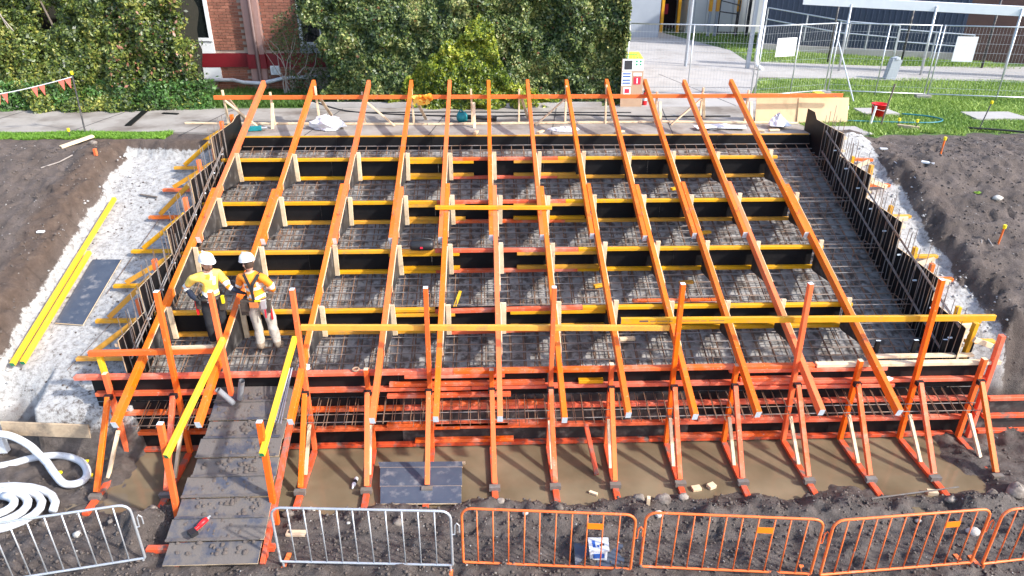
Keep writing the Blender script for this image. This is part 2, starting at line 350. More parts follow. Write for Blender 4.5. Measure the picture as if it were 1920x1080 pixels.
def vnoise(x, y):
    xi = np.floor(x).astype(int); yi = np.floor(y).astype(int); fx = x-xi; fy = y-yi
    fx = fx*fx*(3-2*fx); fy = fy*fy*(3-2*fy)
    a = _LAT[xi&255, yi&255]; b = _LAT[(xi+1)&255, yi&255]; c = _LAT[xi&255, (yi+1)&255]; d = _LAT[(xi+1)&255, (yi+1)&255]
    return (a*(1-fx)+b*fx)*(1-fy)+(c*(1-fx)+d*fx)*fy-.5
def fbm(x, y, f=1., o=5, g=.5):
    s = 0; a = 1.
    for i in range(o):
        s = s+a*vnoise(x*f+17.3*i, y*f+9.1*i); f *= 2.03; a *= g
    return s
def sstep(a, b, x):
    t = np.clip((x-a)/(b-a), 0, 1); return t*t*(3-2*t)
ORDN = ['first','second','third','fourth','fifth','sixth','seventh','eighth','ninth','tenth','eleventh','twelfth','thirteenth','fourteenth','fifteenth','sixteenth']
def ML(y): return min(PL(y), 3.90)-.20              # line the mesh follows: slope, then level at the head
def PL(y): return 1.11+(y-8.86)*.346          # top plane of the sloping rails
LVL = 3.40                                     # level of the footpath and lawn behind
XL, XR = -5.95, 8.0                            # inner faces of the side wall forms
# ================================================================ THE SETTING
def bank_left(y): return -8.42+.16*fbm(y*0+3.3, y, .9, 4)+.05*np.sin(y*1.7)
def bank_right(y): return 8.86+.16*fbm(y*0+8.3, y, .8, 4)+.16*np.clip(11.8-y, 0, 2.2)
_DR = np.random.default_rng(77)
DENT = [(_DR.uniform(-7, 8.5), _DR.uniform(6.2, 7.9)) for _ in range(46)]+[(_DR.uniform(-12, -8.8), _DR.uniform(11, 16.5)) for _ in range(34)]+[(_DR.uniform(9.6, 13), _DR.uniform(11, 16.3)) for _ in range(34)]
DENT = [(a, b, _DR.uniform(0, 3.14), _DR.uniform(.03, .065)) for a, b in DENT]
def terrain(x, y):
    P = PL(y); foot = np.zeros_like(x)
    for a, b, an, dp in DENT:                              # boot prints trodden into the soft ground
        k = (abs(x-a) < .4) & (abs(y-b) < .4)
        if k.any():
            dx, dy = x[k]-a, y[k]-b; u = dx*math.cos(an)+dy*math.sin(an); v = -dx*math.sin(an)+dy*math.cos(an); q = (u/.15)**2+(v/.065)**2
            foot[k] += -dp*np.exp(-q**2)+dp*.5*np.exp(-((np.sqrt(q)-1.45)/.3)**2)
    n_s, n_m, n_b = fbm(x, y, 6, 4), fbm(x, y, 2.2, 5), fbm(x, y, .45, 4)
    u, v = x/FS, y/FS                                      # trench grid
    m_s, m_m, m_b = fbm(u, v, 6, 4), fbm(u, v, 2.2, 5), fbm(u, v, .45, 4)
    front = .07+.11*m_m+.09*m_s+.05*m_b
    edge = .30*fbm(u, v, 1.1, 5)                           # puddle in the front trench
    pud = sstep(7.92, 8.28, v+edge)*sstep(-6.1, -5.6, u+edge)*(1-sstep(7.5, 8.1, u+edge*1.2))
    front = front*(1-pud)+pud*(-.075+.07*m_m+.03*m_s+.05*m_b)
    ridge = .13*np.exp(-((v-7.82+.25*m_b)/.24)**2)*sstep(-3.0, -2.4, u)*(.6+1.2*m_m)
    front = front+np.clip(ridge, 0, 1)
    front = front+.35*np.exp(-((u+5.0)/.5)**2-((v-7.9)/.4)**2)*(.5+m_m)*(u < -4.4)
    front = front*FS-DROP
    soil_l = np.minimum(LVL-.07, P-.30)+.08*n_m+.08*n_s+.10*n_b
    soil_r = np.minimum(LVL-.07, P+.14)+.07*n_m+.07*n_s+.08*n_b
    sand_l = P-.86+.035*n_m+.015*n_s; sand_r = P-.26+.08*n_m+.04*n_s
    tl = sstep(0, .42, bank_left(y)-x+.22*n_m+.12*n_s); tr = sstep(0, .50, x-bank_right(y)+.22*n_m+.12*n_s)
    back = sstep(16.70, 16.92, y+.22*n_m)
    left = sand_l*(1-tl)+soil_l*tl; right = sand_r*(1-tr)+soil_r*tr
    flat = LVL-.03+.015*n_m
    left = left*(1-back)+flat*back; right = right*(1-back)+flat*back
    inner = P-1.25
    z = np.where(x < XL-.05, left, np.where(x > XR+.03, right, inner))
    z = np.where((x >= XL-.05) & (x <= XR+.03) & (y > 17.0), flat, z)
    tf_in = sstep(10.01, 10.12, y)
    lo = sstep(9.75, 10.9, y+.2*n_m)                       # far left: gentle run-down to the front
    tf_out = np.where(x < -7.64, lo, np.where(x < XL, sstep(9.80, 9.92, y), sstep(10.04, 10.6, y+.15*n_m)))
    tf = np.where((x >= XL-.05) & (x <= XR+.03), tf_in, tf_out)
    z = front*(1-tf)+z*tf+foot
    # zones: R sand, G grass, B brown clay ; mud
    sand = ((x < XL) & (y > 9.6) & (y < 16.95))*(1-sstep(.10, .5, tl))+((x > XR) & (y > 9.6) & (y < 16.6))*(1-sstep(.02, .4, tr))*sstep(9.3, 10.0, y)
    sand = sand*(1-.22*(x < XL)*sstep(13.4, 11.6, y)*sstep(-7.8, -7.2, x)-.14*(x < XL)*sstep(12.0, 10.6, y))*.92
    sand = np.where((x < XL) & (y <= 9.84), .32*sstep(8.4, 9.6, y), sand)
    sand = sand*(1-sstep(.25, .7, back))
    brown = (tl*(1-sstep(.6, 1.1, bank_left(y)-x))*(x < XL)*.95+.55*np.clip(back*(1-sstep(17.0, 17.1, y))*(x < XL), 0, 1))*(y > 10)
    brown = brown + .35*(tr*(1-sstep(.7, 1.0, x-bank_right(y)))*(x > XR))
    grass = np.where(x > 8.3, sstep(16.75, 17.0, y+.35*n_m-.06*(x-9)), 0)
    grass = np.maximum(grass, np.where(x < -8.0, sstep(16.95, 17.1, y+.2*n_m), 0))
    grass = np.maximum(grass, (y > 18)*1.0)
    mud = 1-tf
    return z, sand, grass, brown, mud
def axis(fine0, fine1, step, lo, hi):
    f = np.arange(fine0, fine1+step/2, step)
    a = [fine0]; s = step
    while a[-1] > lo: s *= 1.35; a.append(a[-1]-s)
    b = [fine1]; s = step
    while b[-1] < hi: s *= 1.35; b.append(b[-1]+s)
    return np.array(a[:0:-1]+list(f)+b[1:])
xs = axis(-12.5, 14.5, .055, -220, 220); ys = axis(5.6, 17.6, .055, -120, 320)
X, Y = np.meshgrid(xs, ys)
Z, zs, zg, zb, zm = terrain(X, Y)
nx, ny = len(xs), len(ys)
idx = np.arange(nx*ny).reshape(ny, nx)
F4 = np.stack([idx[:-1,:-1], idx[:-1,1:], idx[1:,1:], idx[1:,:-1]], -1).reshape(-1, 4)
g = put_mesh('ground', np.stack([X,Y,Z], -1).reshape(-1,3), F4, 'ground_mix',
   attrs={'zone': np.stack([zs,zg,zb], -1).reshape(-1,3), 'mud': zm.ravel()}, smooth=True)
setp(g, kind='structure')
def gz(x, y):                                   # ground height in the grid that is switched on
    z = float(terrain(np.array([float(x)*ZS]), np.array([float(y)*ZS]))[0][0]); return z if ZS == 1 else (z+DROP)/FS
# muddy water lying in the trench
ZS = FS
m = MB(); m.add([(-6.4,7.7,0),(8.4,7.7,0),(8.4,9.6,0),(-6.4,9.6,0)], [(0,1,2,3)])
setp(m.build('puddle_water', 'muddy_water', label='brown muddy puddle along the foot of the front form'), kind='structure')
ZS = 1.0
# sheets
def sheet(name, poly, z, mt, thick=.05):
    m = MB(); m.prism(poly, 2, z-thick, z, 0); return setp(m.build(name, mt), kind='structure')
m = MB(); yA, yB = 10.02, 16.94
yM = 16.92; m.add([(XL,yA,PL(yA)-.86),(XR,yA,PL(yA)-.86),(XR,yM,PL(yM)-.86),(XL,yM,PL(yM)-.86),(XR,yB,PL(yM)-.86),(XL,yB,PL(yM)-.86)], [(0,1,2,3),(3,2,4,5)])
setp(m.build('blinding_slab', 'blinding'), kind='structure')
path = sheet('footpath', [(-60,17.62),(-8.0,17.6),(-6.2,17.32),(-6.0,17.02),(8.05,17.02),(8.2,17.6),(8.0,20.2),(-60,20.1)], LVL+.01, 'concrete_path', .25)
ap = sheet('concrete_apron', [(3.2,20.2),(8.0,20.2),(8.05,21.6),(10.1,26.3),(10.6,31.5),(8.6,40),(3.2,40)], LVL+.014, 'concrete', .2)
wk = sheet('side_footpath', [(9.5,24.95),(14,24.3),(60,21.6),(60,25.2),(15,27.2),(10.2,28.4)], LVL+.022, 'concrete', .2)
# joints cut in the concrete: thin dark grooves
def groove(a, b, nm='path_joint', par=None):
    m = MB(); a, b = V(a), V(b); m.beam(a, b, .018, .006, ch=.001); return m.build(nm, 'print_dark', par)
ORG[path] = path.location.copy(); ORG[ap] = ap.location.copy()
for x in (-13, -10.2, -7.4, -4.4, -1.4, 1.6, 4.6): groove((x,17.66 if x < -8 else 17.1,LVL+.012), (x+.4,20.1,LVL+.012), 'joint', path)
groove((6.15,25.6,LVL+.016), (7.2,20.3,LVL+.016), 'joint', ap); groove((3.3,23.2,LVL+.016), (8.7,23.0,LVL+.016), 'joint', ap)
m = MB(); m.prism([(-5.0,20.25),(3.3,20.15),(3.3,20.33),(-5.0,20.43)], 2, LVL-.1, LVL+.13)
setp(m.build('kerb', 'concrete'), kind='structure')
for k, (x, y, a, b, lab) in enumerate([(10.9,19.5,.5,.36,'square concrete pit lid in the lawn behind the red bucket'), (13.9,18.9,.75,.42,'larger concrete pit lid set in the lawn by the star picket'), (9.0,17.35,.5,.36,'concrete pit lid at the lawn edge beside the black wall form')]):
    m = MB(); m.prism([(x-a,y-b),(x+a,y-b),(x+a*.9,y+b),(x-a*.9,y+b)], 2, LVL-.1, LVL+.03)
    o = m.build('pit_lid', 'concrete', label=lab, cat='pit lid', group='pit lids in the lawn')

# ---- lawn blades
def blades(name, polyfn, n, box, h, label, tint=((.12,.23,.03),(.36,.48,.10)), zfn=None):
    x = RNG.uniform(box[0], box[1], n*3); y = RNG.uniform(box[2], box[3], n*3)
    k = polyfn(x, y); x, y = x[k][:n], y[k][:n]; n = len(x)
    z = np.full(n, LVL-.03) if zfn is None else zfn(x, y)
    hh = h*RNG.uniform(.5, 1.3, n)*(.75+.9*(fbm(x, y, .8, 3)+.3)); an = RNG.uniform(0, 6.28, n); wd = .012+.012*RNG.random(n)
    lx = RNG.normal(0, .6, n)*hh; ly = RNG.normal(0, .6, n)*hh
    v = np.empty((n,3,3)); dx, dy = np.cos(an)*wd, np.sin(an)*wd
    v[:,0] = np.stack([x-dx,y-dy,z], -1); v[:,1] = np.stack([x+dx,y+dy,z], -1); v[:,2] = np.stack([x+lx,y+ly,z+hh], -1)
    t = np.clip(RNG.random(n)*.6+.5*(fbm(x, y, 1.3, 4)+.45), 0, 1)[:,None]
    c = np.array(tint[0])*(1-t)+np.array(tint[1])*t
    o = put_mesh(name, v.reshape(-1,3), np.arange(n*3).reshape(-1,3), 'grass_blade', tint=np.repeat(c, 3, 0))
    return setp(o, label, 'grass', kind='stuff')
def lawn_r(x, y):
    return (y > 16.95-.35*fbm(x, y, 2.2, 5)+.06*(x-9)) & (x > 8.15+.46*np.clip(y-21.6, 0, 9)) & (y < 24.85-(x-9.5)*.075) & \
      ~((abs(x-10.9) < .47) & (abs(y-19.5) < .34)) & ~((abs(x-13.9) < .7) & (abs(y-18.9) < .4)) & ~((abs(x-9.0) < .47) & (abs(y-17.35) < .34))
blades('lawn_grass', lawn_r, 90000, (8.1,22,16.7,25), .075, 'green lawn to the right of the formwork')
blades('verge_grass', lambda x, y: (y > 17.0-.2*fbm(x, y, 2.2, 5)) & (y < 17.62) & (x < -7.7), 22000, (-14,-7.6,16.8,17.64), .06, 'narrow strip of bright grass between footpath and dug soil', ((.08,.20,.016),(.22,.40,.045)))
blades('far_grass', lambda x, y: (y > 28.35-(x-10)*.2) & (y < 38) & (x > 10.75), 30000, (10.6,20,26.5,38), .09, 'grass strip between the far footpath and the blue building')
# ---- gravel and clods, scattered
def clods(name, n, box, smin, smax, mt, keep, label, lift=.35):
    x = RNG.uniform(box[0], box[1], n*4); y = RNG.uniform(box[2], box[3], n*4); k = keep(x, y); x, y = x[k][:n], y[k][:n]; n = len(x)
    z = terrain(x, y)[0]
    s = smin+(smax-smin)*RNG.random(n)**4
    base = np.array([(1,0,0),(-1,0,0),(0,1,0),(0,-1,0),(0,0,1),(0,0,-1)], float)
    F = np.array([(0,2,4),(2,1,4),(1,3,4),(3,0,4),(2,0,5),(1,2,5),(3,1,5),(0,3,5)])
    v = base[None]*(s[:,None,None]*RNG.uniform(.6, 1.3, (n,6,1)))
    a = RNG.uniform(0, 6.28, n); ca, sa = np.cos(a), np.sin(a)
    b_ = RNG.uniform(-.6, .6, n); cb, sb = np.cos(b_), np.sin(b_)
    X0 = v[:,:,0]*cb[:,None]+v[:,:,2]*sb[:,None]; Z0 = -v[:,:,0]*sb[:,None]+v[:,:,2]*cb[:,None]
    X1 = X0*ca[:,None]-v[:,:,1]*sa[:,None]; Y1 = X0*sa[:,None]+v[:,:,1]*ca[:,None]
    v = np.stack([X1+x[:,None], Y1+y[:,None], Z0*.75+z[:,None]+(s*lift)[:,None]], -1)
    fs = (F[None]+np.arange(n)[:,None,None]*6).reshape(-1,3)
    return setp(put_mesh(name, v.reshape(-1,3), fs, mt), label, 'soil', kind='stuff')
mat('clod', (.125,.101,.087), (.095,.076,.065), 9, rough=.9, bump=.4, rnd=0)
mat('grit', (.42,.40,.37), (.20,.175,.155), 3, rough=.9, bump=.2, rnd=0)
inside = lambda x, y: (x > XL-.15) & (x < XR+.15) & (y > 9.9)
dry = lambda x, y: ~inside(x, y) & (terrain(x, y)[0] > -.29) & ~((x > -4.8) & (x < -3.05) & (y > 7.2))
notsand = lambda x, y: dry(x, y) & (terrain(x, y)[1] < .25)
clods('soil_clods', 16000, (-12,13.5,5.8,16.7), .005, .036, 'clod', notsand, 'small dark clods lying over the dug soil')
clods('front_clods', 8000, (-7.5,9,5.8,8.4), .006, .04, 'clod', notsand, 'dark clods of mud in front of the trench')
clods('grit_stones', 3800, (-12,13.5,5.8,16.7), .005, .022, 'grit', notsand, 'pale grit scattered over the soil')
clods('sand_crumbs', 700, (-8.4,-6,9.6,16.6), .006, .032, 'clod', lambda x, y: dry(x, y) & (terrain(x, y)[1] > .3), 'dark crumbs of soil on the white sand')
mat('lime', (.48,.47,.455), (.36,.35,.335), 6, rough=.9, bump=.3, rnd=0)
clods('sand_lumps', 2600, (-8.7,9.3,9.6,16.6), .008, .045, 'lime', lambda x, y: dry(x, y) & (((abs(x-bank_left(y)) < .18) & (x < 0)) | ((x > 8.3) & (abs(x-bank_right(y)) < .25))), 'white lumps along the foot of the soil banks')
# ---- single stones one can pick out
def rock(x, y, s, mt, lab, sq=.7, seed=0, z=None):
    r = np.random.default_rng(seed+int(abs(x*1000))); m = MB(); nn, mm = 10, 7; vs = []
    for i in range(mm+1):
        th = math.pi*i/mm
        for j in range(nn):
            ph = 2*math.pi*j/nn; d = np.array([math.sin(th)*math.cos(ph), math.sin(th)*math.sin(ph), math.cos(th)])
            k = s*(1+.55*float(vnoise(np.array(d[0]*1.7+seed*3.1+x), np.array(d[1]*1.7+d[2]*1.3+y)))+.05*r.normal())
            vs.append((x+d[0]*k, y+d[1]*k*.8, (gz(x, y) if z is None else z)+s*.25+d[2]*k*sq))
    fs = [(i*nn+j, i*nn+(j+1)%nn, (i+1)*nn+(j+1)%nn, (i+1)*nn+j) for i in range(mm) for j in range(nn)]
    m.add(vs, fs); return m.build('rock', mt, label=lab, cat='rock', group='stones lying on the mud', smooth=True)
# ================================================================ THE FORMWORK
def J(s=.006): return random.uniform(-s, s)
# ---- reinforcement mats on the slope (joined: far more bars than anyone could pick apart)
YRS = [11.17, 12.65, 14.08, 15.55]
def mat_bars():
    m = MB(); mr = MB()
    def bar(mb, a, b, r, seg=3, wob=.012):
        a, b = V(a), V(b); pts = []
        for i in range(seg+1):
            p = a.lerp(b, i/seg)
            if 0 < i < seg: p = p+V((J(wob), J(wob), J(wob*.6)))
            pts.append(p)
        mb.tube(pts, r, 4, 0, False)
    y = 10.06
    while y < 16.9:                                     # bars running across
        for dz, yy in ((-.50, 0), (-.585, .095)):
            x0 = XL+.03+abs(J(.1)); bar(m, (x0,y+yy+J(.02),ML(y+yy)+dz), (XR-.03,y+yy+J(.02),ML(y+yy)+dz+J(.01)), .011 if dz > -.55 else .009, 6)
        y += .18
    x = XL+.08
    while x < XR-.05:                                   # bars running up the slope
        for dz, xx in ((-.518, 0), (-.60, .045)):
            xa_, xb_ = x+xx+J(.02), x+xx+J(.025); bar(mr, (xa_,10.04,ML(10.04)+dz), (xb_,16.9,ML(16.9)+dz), .0115 if dz > -.55 else .0095, 6)
        x += .25
    for k in range(150):                                # chairs, laps and cranked bars
        x = random.uniform(XL+.2, XR-.2); y = random.uniform(10.1, 16.7); L_ = random.uniform(.25, .7)
        z = ML(y)-.50+random.uniform(-.06, .03)
        if random.random() < .6: bar(mr, (x,y,z), (x+J(.06),y+L_,z+L_*.346), .009, 1)
        else: bar(m, (x,y,z-.1), (x+J(.05),y+J(.05),z+.06), .007, 1)
    for yr in YRS:             # stirrups under each riser
        x = XL+.15
        while x < XR-.1:
            mr.tube([(x,yr+.20,ML(yr)-.50),(x+J(.02),yr+.21,PL(yr)-.30),(x+J(.02),yr+.66,PL(yr)-.30),(x,yr+.68,ML(yr)-.33)], .007, 4, 0, False); x += .4
        for yy in (.22, .42): bar(m, (XL+.05,yr+yy,PL(yr)-.295), (XR-.05,yr+yy,PL(yr)-.295), .008, 5)
    setp(m.build('reinforcement_mat', 'rebar', label='grey steel mesh bars running across the whole slope', cat='rebar'), kind='stuff')
    setp(mr.build('reinforcement_mat', 'rebar_rust', label='rusty steel bars running up the whole slope under the cross bars', cat='rebar'), kind='stuff')
mat_bars()

# ---- side wall forms, stepped black ply panels
YS = [10.005, 11.02, 12.45, 13.90, 15.36, 16.80]
ZT = [1.88, 2.33, 2.83, 3.32, 3.81]
def side_form(x, s, name, label):
    t = thing(name, label, 'formwork', (x,13.2,PL(13.2)-.8))
    for k in range(5):
        y0, y1 = YS[k], YS[k+1]; ym = (y0+y1)/2
        for a, b in ((y0, ym-.002), (ym+.002, y1-.003)):
            m = MB(); m.prism([(a,PL(a)-.98),(b,PL(b)-.98),(b,ZT[k]+J(.004)),(a,ZT[k]+J(.004))], 0, x+.001*s*(k%2), x+.018*s+.001*s*(k%2), 0, 1)
            m.build('panel', ['ply_black','ply_raw'], t)
    m = MB(); zt = 3.95 if s > 0 else 3.88
    m.prism([(16.80,2.4),(17.40,2.7),(17.40,zt),(16.98 if s > 0 else 17.1,zt),(16.80,3.80)], 0, x+.002*s, x+.022*s, 0, 1); m.build('end_panel', ['ply_black','ply_raw'], t)
    for k in range(5):                                   # horizontal timber on the outside of each step
        m = MB(); a, b = YS[k]+.02, YS[k+1]-.04
        m.beam((x+s*.058,a,ZT[k]-.10), (x+s*.058,b,ZT[k]-.10), .07, .06, upv=(0,0,1)); m.build('waler', 'pine' if s > 0 else 'pine_dirty', t)
        if s > 0:
            m = MB(); m.beam((x+.12,a+.1,ZT[k]-.42), (x+.12,b,ZT[k]-.46), .09, .045); m.build('waler', 'pine', t)
    return t
side_form(XL, -1, 'side_wall_form', 'stepped black ply wall form along the left side of the stair')
side_form(XR, 1, 'side_wall_form', 'stepped black ply wall form along the right side of the stair')

# ---- wall cages: vertical bars and sloping ties
def bar_mesh(L_, r=.0065):
    m = MB(); m.tube([(0,0,0),(0,0,L_)], r, 5); me = bpy.data.meshes.new('vertical_bar'); me.from_pydata(m.v, [], m.f); me.materials.append(MATS['rebar']); return me
BAR = bar_mesh(1.0)
def cage(x, s, label, diag):
    t = thing('wall_cage', label, 'rebar', (x,12.8,PL(12.8)-.55))
    y = 10.08; k = 0
    while y < 16.0:
        z0 = PL(y)-.78; h = 1.40+J(.10)+(.12 if k%3 == 0 else 0)
        inst('vertical_bar', BAR, t, (x+J(.012),y,z0), (J(.03),J(.03),0), (1,1,h))
        if k%2 == 0: inst('vertical_bar', BAR, t, (x-s*.07+J(.012),y+.03,z0), (J(.03),J(.03),0), (1,1,h-.1))
        y += .148 if s > 0 else .165; k += 1
    for (ya, da, yb, db, r) in diag:
        m = MB(); m.tube([(x-s*.05,ya,PL(ya)+da),(x-s*.05+.01,(ya+yb)/2,PL((ya+yb)/2)+(da+db)/2+.01),(x-s*.05,yb,PL(yb)+db)], r, 6); m.build('sloping_bar', 'rebar', t)
    for k in range(9):
        y = 10.2+k*.66; m = MB(); m.box(x-s*.02-.02, x-s*.02+.05, y-.012, y+.012, PL(y)+.0, PL(y)+.024); m.build('spacer', 'end_white', t)
cage(XR-.07, 1, 'cage of upright bars against the right wall form', [(10.02,.385,16.0,.14,.013),(10.02,.415,16.0,.16,.009),(10.05,-.30,16.0,-.34,.013),(10.05,-.27,16.0,-.31,.009)])
cage(XL+.07, -1, 'cage of upright bars against the left wall form', [(10.02,.02,15.6,.06,.013),(10.02,.10,15.6,.10,.009),(10.03,-.22,15.4,-.12,.012)])

# ---- braces outside the side forms
BRY = [16.88, 16.20, 15.41, 14.51, 13.49, 12.55, 11.69, 10.85]
def step_top(y):
    for k in range(5):
        if y < YS[k+1]: return ZT[k]
    return ZT[4]
for i, y in enumerate(BRY):
    z = PL(y)-.80; oc = 'orange' if i in (2, 3) else 'yellow'
    t = thing('wall_brace', ORDN[i]+' yellow raking brace from the footpath end, outside the left wall form', 'brace', (-6.9,y,z), 'braces outside the left wall form')
    zt = step_top(y-.3)-.10
    m = MB(); m.beam((-7.24,y-.02,z+.05), (-6.04,y-.02,z+.05), .095, .06); m.build('sole_plate', oc, t)
    m = MB(); m.beam((-7.02,y+.04,z+.10), (-6.06,y+.04,max(zt,z+.62)), .06, .09); m.build('raker', 'yellow', t)
    m = MB(); c = 'orange' if i%3 != 2 else 'orange_front'
    m.beam((-6.115,y+.34,z-.1), (-6.115+J(.02),y+.36,zt+.22+J(.05)), .07, .10, upv=(0,1,0)); m.build('stake', c, t)
for i, y in enumerate([15.25, 14.35, 13.35, 12.2, 11.6, 10.6, 10.15]):
    z = PL(y)-.20; c = ['yellow','yellow','yellow','yellow','orange','yellow','yellow'][i]; c2 = ['orange','orange','yellow','yellow','orange','yellow','yellow'][i]
    t = thing('wall_brace', ORDN[i]+' short stake and foot from the lawn end, outside the right wall form', 'brace', (8.4,y,z), 'braces outside the right wall form')
    zt = step_top(y-.1)
    m = MB(); m.beam((8.235,y,z-.2), (8.235+J(.02),y+J(.02),zt+.02+.06*(i%2)), .07, .095, upv=(0,1,0)); m.build('stake', c, t)
    m = MB(); m.beam((8.26,y+.1,z+.12), (8.78,y+.12,z+.10), .09, .06); m.build('sole_plate', c2, t)
    m = MB(); m.beam((8.2,y-.15,zt-.22), (8.60,y-.08,z+.13), .045, .09); m.build('raker', 'pine', t)

# ---- riser forms
YR = YRS; ZR = [PL(y)-.155 for y in YR]
XA = [(-.95,1.70),(-1.02,1.78),(-1.05,1.66),(-1.0,1.62)]
for i in range(4):
    y, z = YR[i], ZR[i]
    t = thing('riser_form', ORDN[i]+' riser form up from the front, black ply between yellow and red timbers', 'formwork', (.4,y,z-.5), 'riser forms across the stair')
    for a, b in ((-5.88,-3.5),(-3.495,-1.1),(-1.095,1.3),(1.305,3.7),(3.705,6.5)):
        m = MB(); m.box(a, b, y+.094, y+.111, z-.515, z-.004); m.build('ply_panel', 'ply_black', t)
    xa, xb = XA[i]; x0, x1 = -5.90, 6.66
    def tim(a, b, yy, zz, mt, tilt=0, nm='timber'):
        m = MB(); m.beam((a,yy,zz+J(.003)), (b,yy,zz+tilt+J(.003)), .088, .062); m.build(nm, mt, t)
    tl = .05 if i == 0 else 0
    for dz, nm in ((-.031,'top_timber'), (-.465,'bottom_timber')):
        tim(x0, xa-.005, y+.048, z+dz, 'yellow', 0, nm); tim(xa, xb, y+.048, z+dz-tl*.8, 'orange_front', tl, nm); tim(xb+.005, x1 if dz > -.1 else x1-.12, y+.048, z+dz, 'yellow', 0, nm)
        e = -.066 if dz > -.1 else .066                 # lapped splices
        tim(xa-.9, xa+.35+.12*i, y+.045, z+dz+e-tl*.5, 'yellow', 0, 'splice'); tim(xb-1.3+.1*i, xb+.42, y+.045, z+dz+e, 'yellow', 0, 'splice')
# back form
t = thing('back_form', 'long black ply edge form with yellow top timber at the head of the stair', 'formwork', (1,16.95,3.0))
for k in range(6):
    a = XL+.02+k*2.32; m = MB(); m.box(a, a+2.315, 16.95, 16.968, 2.88, 3.40); m.build('ply_panel', 'ply_black', t)
for a, b in ((XL+.02,-.9),(-.89,4.2),(4.21,XR-.05)):
    m = MB(); m.beam((a,17.0,3.40), (b,17.0,3.40), .06, .045); m.build('top_timber', 'yellow', t)

# ---- twelve sloping rails, each spliced from two beams, with ply gussets and pine cleats
XRAIL = [-5.62,-4.36,-2.97,-1.89,-.915,.078,1.076,2.08,3.12,4.12,5.135,6.365]
for i, x in enumerate(XRAIL):
    lab = 'leftmost orange sloping rail, spliced from two beams' if i == 0 else ('rightmost orange sloping rail, spliced from two beams' if i == 11 else ORDN[i]+' orange sloping rail from the left, spliced from two beams')
    t = thing('sloping_rail', lab, 'beam', (x,13.6,PL(13.6)-.1), 'sloping rails over the stair')
    sg = -1 if i < 3 else 1; h = .15; wv = .086
    yt, yb, y1, y2 = 18.57+J(.02), 8.86+J(.04), 12.86+J(.05), 14.40+J(.08)
    m = MB(); m.beam((x,yt,PL(yt)-h/2), (x+J(.015),y1,PL(y1)-h/2), wv, h, 0, 0, 1); m.build('upper_beam', ['orange','end_white'], t)
    m = MB(); m.beam((x+sg*.088+J(.008),y2,PL(y2)-h/2-.002), (x+sg*.084,yb,PL(yb)-h/2), wv, h, 0, 0, 1); m.build('lower_beam', ['orange','end_white'], t)
    for k in range(4):
        y, z = YR[k], ZR[k]
        xo = x+.044+(.088 if (sg > 0 and y < 14.4) else 0)
        if sg < 0 and y < 12.86: xo = x-.088+.044
        xo += .003
        L_ = 1.06 if k else 1.0
        m = MB(); m.prism([(y+.0,PL(y)-.03),(y+.0,z-.48),(y-.10,z-.50),(y-L_,PL(y-L_)-.16),(y-L_,PL(y-L_)-.03)], 0, xo, xo+.017, 0, 1)
        g_ = m.build('gusset', ['ply_dusty','pine'], t)
        m = MB(); m.beam((xo+.064,y-.028+J(.008),z-.50), (xo+.064+J(.02),y-.028+J(.012),z+.13+J(.03)), .088, .045, upv=(0,1,0)); m.build('cleat', 'pine', t)
    if i%1 == 0:                                         # bent tie wire on the lap
        m = MB(); yy = 13.45+J(.1); m.tube([(x,yy,PL(yy)),(x+.01,yy+.02,PL(yy)+.09),(x+.03,yy-.06,PL(yy)+.02)], .006, 4); m.build('tie_wire', 'rebar_rust', t)
m = MB(); m.beam((-1.05,13.6,PL(13.6)+.052), (1.32,13.57,PL(13.57)+.050), .07, .075)
m.build('timber', 'yellow', label='short yellow timber laid across the middle rails', cat='timber')
m = MB(); m.beam((-6.78,18.15,4.115), (1.2,18.16,4.11), .062, .095, upv=(0,0,1)); m.beam((1.21,18.16,4.11), (9.18,18.14,4.12), .062, .095)
m.build('support_beam', 'orange', label='long orange beam under the upper rail ends, standing on pine stakes', cat='beam')
for i, (x, kind) in enumerate([(-6.55,1),(-5.4,0),(-4.25,1),(-3.1,2),(-1.85,1),(-.35,0),(.85,1),(2.05,3),(3.1,1),(4.4,0),(5.55,3),(6.75,0)]):
    t = thing('stake_support', ORDN[i]+' pine stake from the left under the long orange beam', 'stake', (x,18.2,LVL), 'pine stakes under the long beam')
    m = MB(); m.beam((x,18.21,LVL-.02), (x+J(.03),18.22,4.30+J(.10)), .045, .07, upv=(0,1,0)); m.build('stake', 'pine', t)
    if kind == 0: m = MB(); m.beam((x+.06,17.78,LVL), (x+.05,18.10,3.98), .07, .045, upv=(0,1,0)); m.build('front_stay', 'pine', t)
    if kind in (1, 3): m = MB(); m.beam((x+.05,18.25,4.10), (x+.28,18.72,LVL), .07, .045, upv=(0,1,0)); m.build('back_stay', 'pine_dirty' if kind == 1 else 'pine', t)
    if kind == 2 or kind == 3 or i == 0: s = 1 if kind != 3 else -1; m = MB(); m.beam((x+s*.05,18.09,4.05), (x+s*.78,18.0,LVL+.02), .035, .07, upv=(0,1,0)); m.build('side_stay', 'pine', t)

